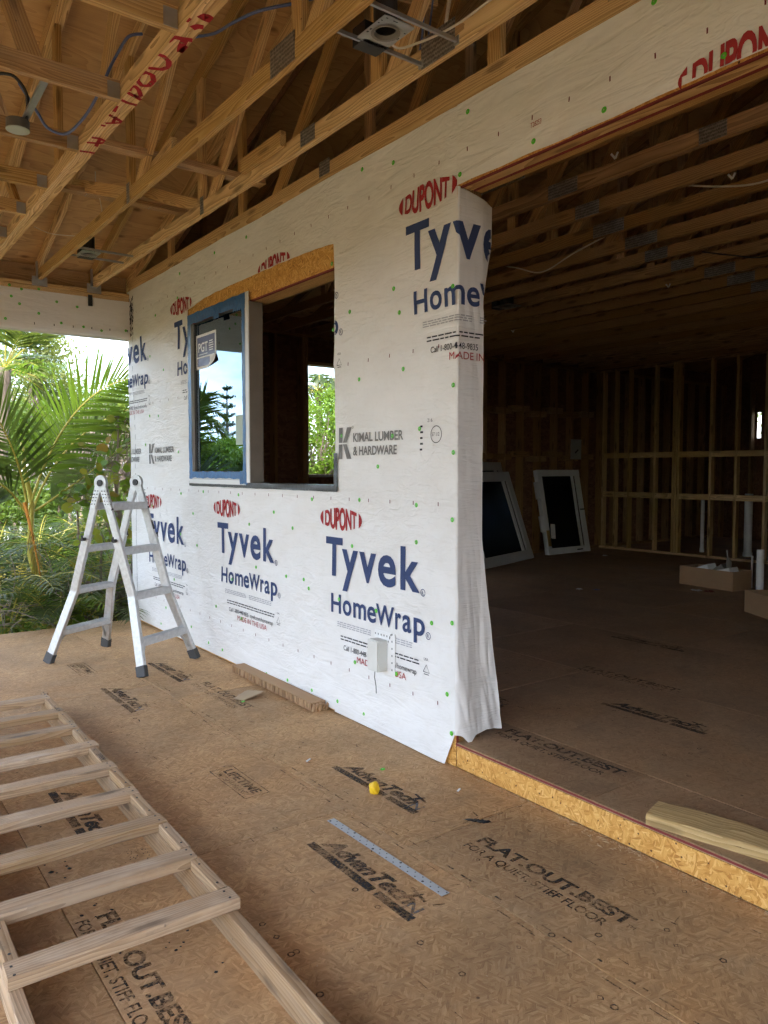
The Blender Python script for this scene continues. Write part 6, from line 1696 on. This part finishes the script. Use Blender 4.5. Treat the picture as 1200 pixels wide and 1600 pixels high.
# bare twiggy brush
br = thing('dry_brush', (-0.9, 8.4, GZ), 'tangle of dry bare twigs below the palms at deck edge', 'brush')
b = MB(); rr = random.Random(62)
for _ in range(170):
    p = Vector((rr.uniform(-1.5, 0.35), rr.uniform(7.95, 8.9), rr.uniform(GZ, 0.25)))
    d_ = Vector((rr.gauss(0, 1), rr.gauss(0, .6), rr.gauss(0.35, .5))).normalized(); l = rr.uniform(0.2, 0.6)
    b.tube(spline([p, p + d_ * l * 0.5 + Vector((0, 0, 0.05)), p + d_ * l + Vector((rr.uniform(-.1, .1), 0, rr.uniform(-.1, .05)))], 4), 0.0035, 4, caps=False)
b.build('twigs', M_TWIG, br)
bt = thing('bare_tree', at(140, 720, 12), 'bare pale branching shrub behind the palm fronds', 'shrub')
b = MB(); base = at(110, 760, 12); base.z = GZ
for (px, py) in ((160, 670), (130, 690), (180, 680), (200, 690), (115, 660), (150, 640), (205, 660)):
    e = at(px, py, 12); m = base + (e - base) * 0.6 + Vector((rr.uniform(-.15, .15), 0, rr.uniform(-.1, .15))); b.tube(spline([base, m, e], 6), [0.035 - 0.03 * k / 12 for k in range(13)], 6)
    for _ in range(5):
        q = e + Vector((rr.gauss(0, .25), rr.gauss(0, .2), rr.gauss(0.05, .2))); b.tube([m + (e - m) * rr.random(), q], [0.01, 0.003], 4, caps=False)
b.build('branches', M_TWIG, bt)
# low dark undergrowth that closes the view below the fronds
ug = MB(); rr = random.Random(63)
for _ in range(5200):
    x, y = rr.uniform(-4.5, 1.6), rr.uniform(7.95, 12.5); z = GZ + abs(rr.gauss(0, 0.28)) + 0.03
    leaf_quad(ug, Vector((x, y, z)), rr.uniform(0.06, 0.16), rr, flat=0.3)
tag(ug.build('undergrowth', M_LEAF2), 'low leafy undergrowth along the deck edge', 'undergrowth', kind='stuff')

# low white house far behind the palms
hs = thing('white_house', (3.6, 25, GZ), 'low white house with flat roof glimpsed behind the palms', 'house')
b = MB(); b.box((0.5, 25.0, GZ), (8.0, 31, 1.25)); b.build('wall', M_STUCCO, hs)
b = MB(); b.bar((0.2, 27.8, 1.46), (8.4, 27.8, 1.46), 6.8, 0.40, (0, 0, 1), 0.12); r_ = b.build('roof', M_STUCCO, hs)
b = MB(); b.box((0.2, 24.38, 1.20), (8.4, 24.42, 1.262)); b.build('gutter', M_BLACK, r_)
for x in (1.0, 2.7, 4.4, 6.1):
    b = MB(); b.box((x, 24.97, -0.1), (x + 1.1, 25.0, 0.95)); wn_ = b.build('window', M_VINYL, hs); b = MB(); b.box((x + 0.07, 24.955, -0.03), (x + 1.03, 24.968, 0.88)); b.build('pane', M_GLASS2, wn_)
# ---------------- trees off to the side that show only in the window glass
def mir(px, py, y):
    q = on_y(px, py, y); return Vector((-q.x, q.y, q.z))
top = mir(354, 604, 60); k_px = 60 / 22.0
np_ = thing('norfolk_pine', (top.x, top.y, GZ), 'tiered dark pine tree mirrored in the window glass', 'tree')
b = MB(); b.tube([(top.x, top.y, GZ), top], [0.3, 0.03], 8); b.build('trunk', M_BARK, np_)
rr = random.Random(71); nd = MB(); lb_ = MB()
H_ = top.z - 2.4; tiers = 9
for k in range(tiers):
    z = top.z - 0.25 - H_ * (k / (tiers - 1)); rad = 0.28 + 1.25 * ((k + 0.4) / tiers) ** 0.75 * rr.uniform(0.75, 1.1)
    for m in range(6):
        a = 6.283 * m / 6 + k * 0.6 + rr.uniform(-.3, .3); rl = rad * rr.uniform(0.65, 1.15)
        d_ = Vector((math.cos(a), math.sin(a), 0)); p0 = Vector((top.x, top.y, z)); e = p0 + d_ * rl + Vector((0, 0, 0.30 * rl))
        m_ = p0 + d_ * rl * 0.5 + Vector((0, 0, 0.02))
        lb_.tube([p0, m_, e], [0.04, 0.025, 0.01], 5, caps=False)
        for _ in range(46):
            f = rr.uniform(0.25, 1.0); q = (m_ + (e - m_) * (f - 0.5) * 2) if f > 0.5 else p0 + (m_ - p0) * f * 2
            leaf_quad(nd, q + Vector((rr.gauss(0, .07), rr.gauss(0, .07), rr.gauss(0.06, .06))), 0.20, rr)
lb_.build('limbs', M_BARK, np_); nd.build('crown', M_NEEDLE, np_)
def TM(px, top, bot, y, wpx, mat, label, seed, nc, per, leaf, cr):
    a, c = mir(px, top, y), mir(px, bot, y); l, r_ = mir(px - wpx, top, y), mir(px + wpx, top, y); rx = (r_ - l).length / 2
    tree('leafy_tree', (a.x, y, GZ), a.z, (a.x, y, (a.z + c.z) / 2), (rx, rx, abs(a.z - c.z) / 2), nc, per, leaf, mat, label, seed, clump_r=cr, group='trees mirrored in the window')
TM(350, 690, 770, 17, 30, M_LEAF1, 'green tree low in the window reflection below the pine', 72, 44, 130, 0.11, 0.32)
TM(388, 712, 790, 15, 26, M_LEAF2, 'green shrub tree low at the post side of window reflection', 73, 30, 130, 0.1, 0.3)
TM(312, 680, 780, 14, 20, M_LEAF2, 'dark green shrub tree low in the tape side of window reflection', 74, 24, 130, 0.1, 0.3)
c = mir(296, 640, 13)
pr = thing('palm_tree', (c.x, c.y, GZ), 'palm mirrored at the side of the window glass', 'palm')
b = MB(); b.tube([(c.x, c.y, GZ), (c.x - 0.1, c.y, c.z * 0.4), c], [0.14, 0.11, 0.09], 9); b.build('trunk', M_BARK, pr)
rr = random.Random(75)
for k in range(18):
    a = 6.28 * k / 18 + rr.uniform(-.2, .2); el = rr.uniform(-0.2, 1.2); d_ = Vector((math.cos(a) * math.cos(el), math.sin(a) * math.cos(el), math.sin(el)))
    frond(pr, c, c + d_ * 0.45, c + d_ * 0.7 + Vector((0, 0, -0.3)), 28, 0.3, M_FROND_D, M_STEM, rr, lift=0.1, droop=0.8, wid=0.04)
# a loose row of garden trees round the plot, out of view, that the shade and the glass still feel
for k, (x, y, hgt) in enumerate(((-14, 14, 4.5), (-15, 6, 4.0), (-16, -2, 4.8), (-16, 24, 4.2), (-13, -9, 4.4))):
    tree('leafy_tree', (x, y, GZ), hgt, (x, y, hgt * 0.6), (2.2, 2.2, hgt * 0.42), 34, 70, 0.24, (M_LEAF2, M_LEAF1, M_LEAF3)[k % 3], 'garden tree on the open side of the porch, %s one outside the picture' % ('first', 'second', 'third', 'fourth', 'fifth')[k], 80 + k, clump_r=0.8, group='garden trees outside the picture')

# denser dark growth right behind the deck edge
for k, (x, y, n_, h_, lab) in enumerate(((-0.5, 8.6, 11, 1.4, 'small dark palm clump at the deck edge before the dead frond'), (0.2, 8.5, 9, 1.3, 'small dark palm clump beside the ladder leg'), (-0.2, 11.2, 14, 2.5, 'palm clump deep behind the ladder'), (-0.7, 11.4, 14, 2.5, 'palm clump deep behind the picture edge'), (0.75, 11.3, 14, 2.5, 'palm clump deep behind the wall corner'))):
    clump('palm_clump', x, y, n_, h_, lab, [M_FROND_D, M_FROND_D, M_FROND], 90 + k, 0.36)
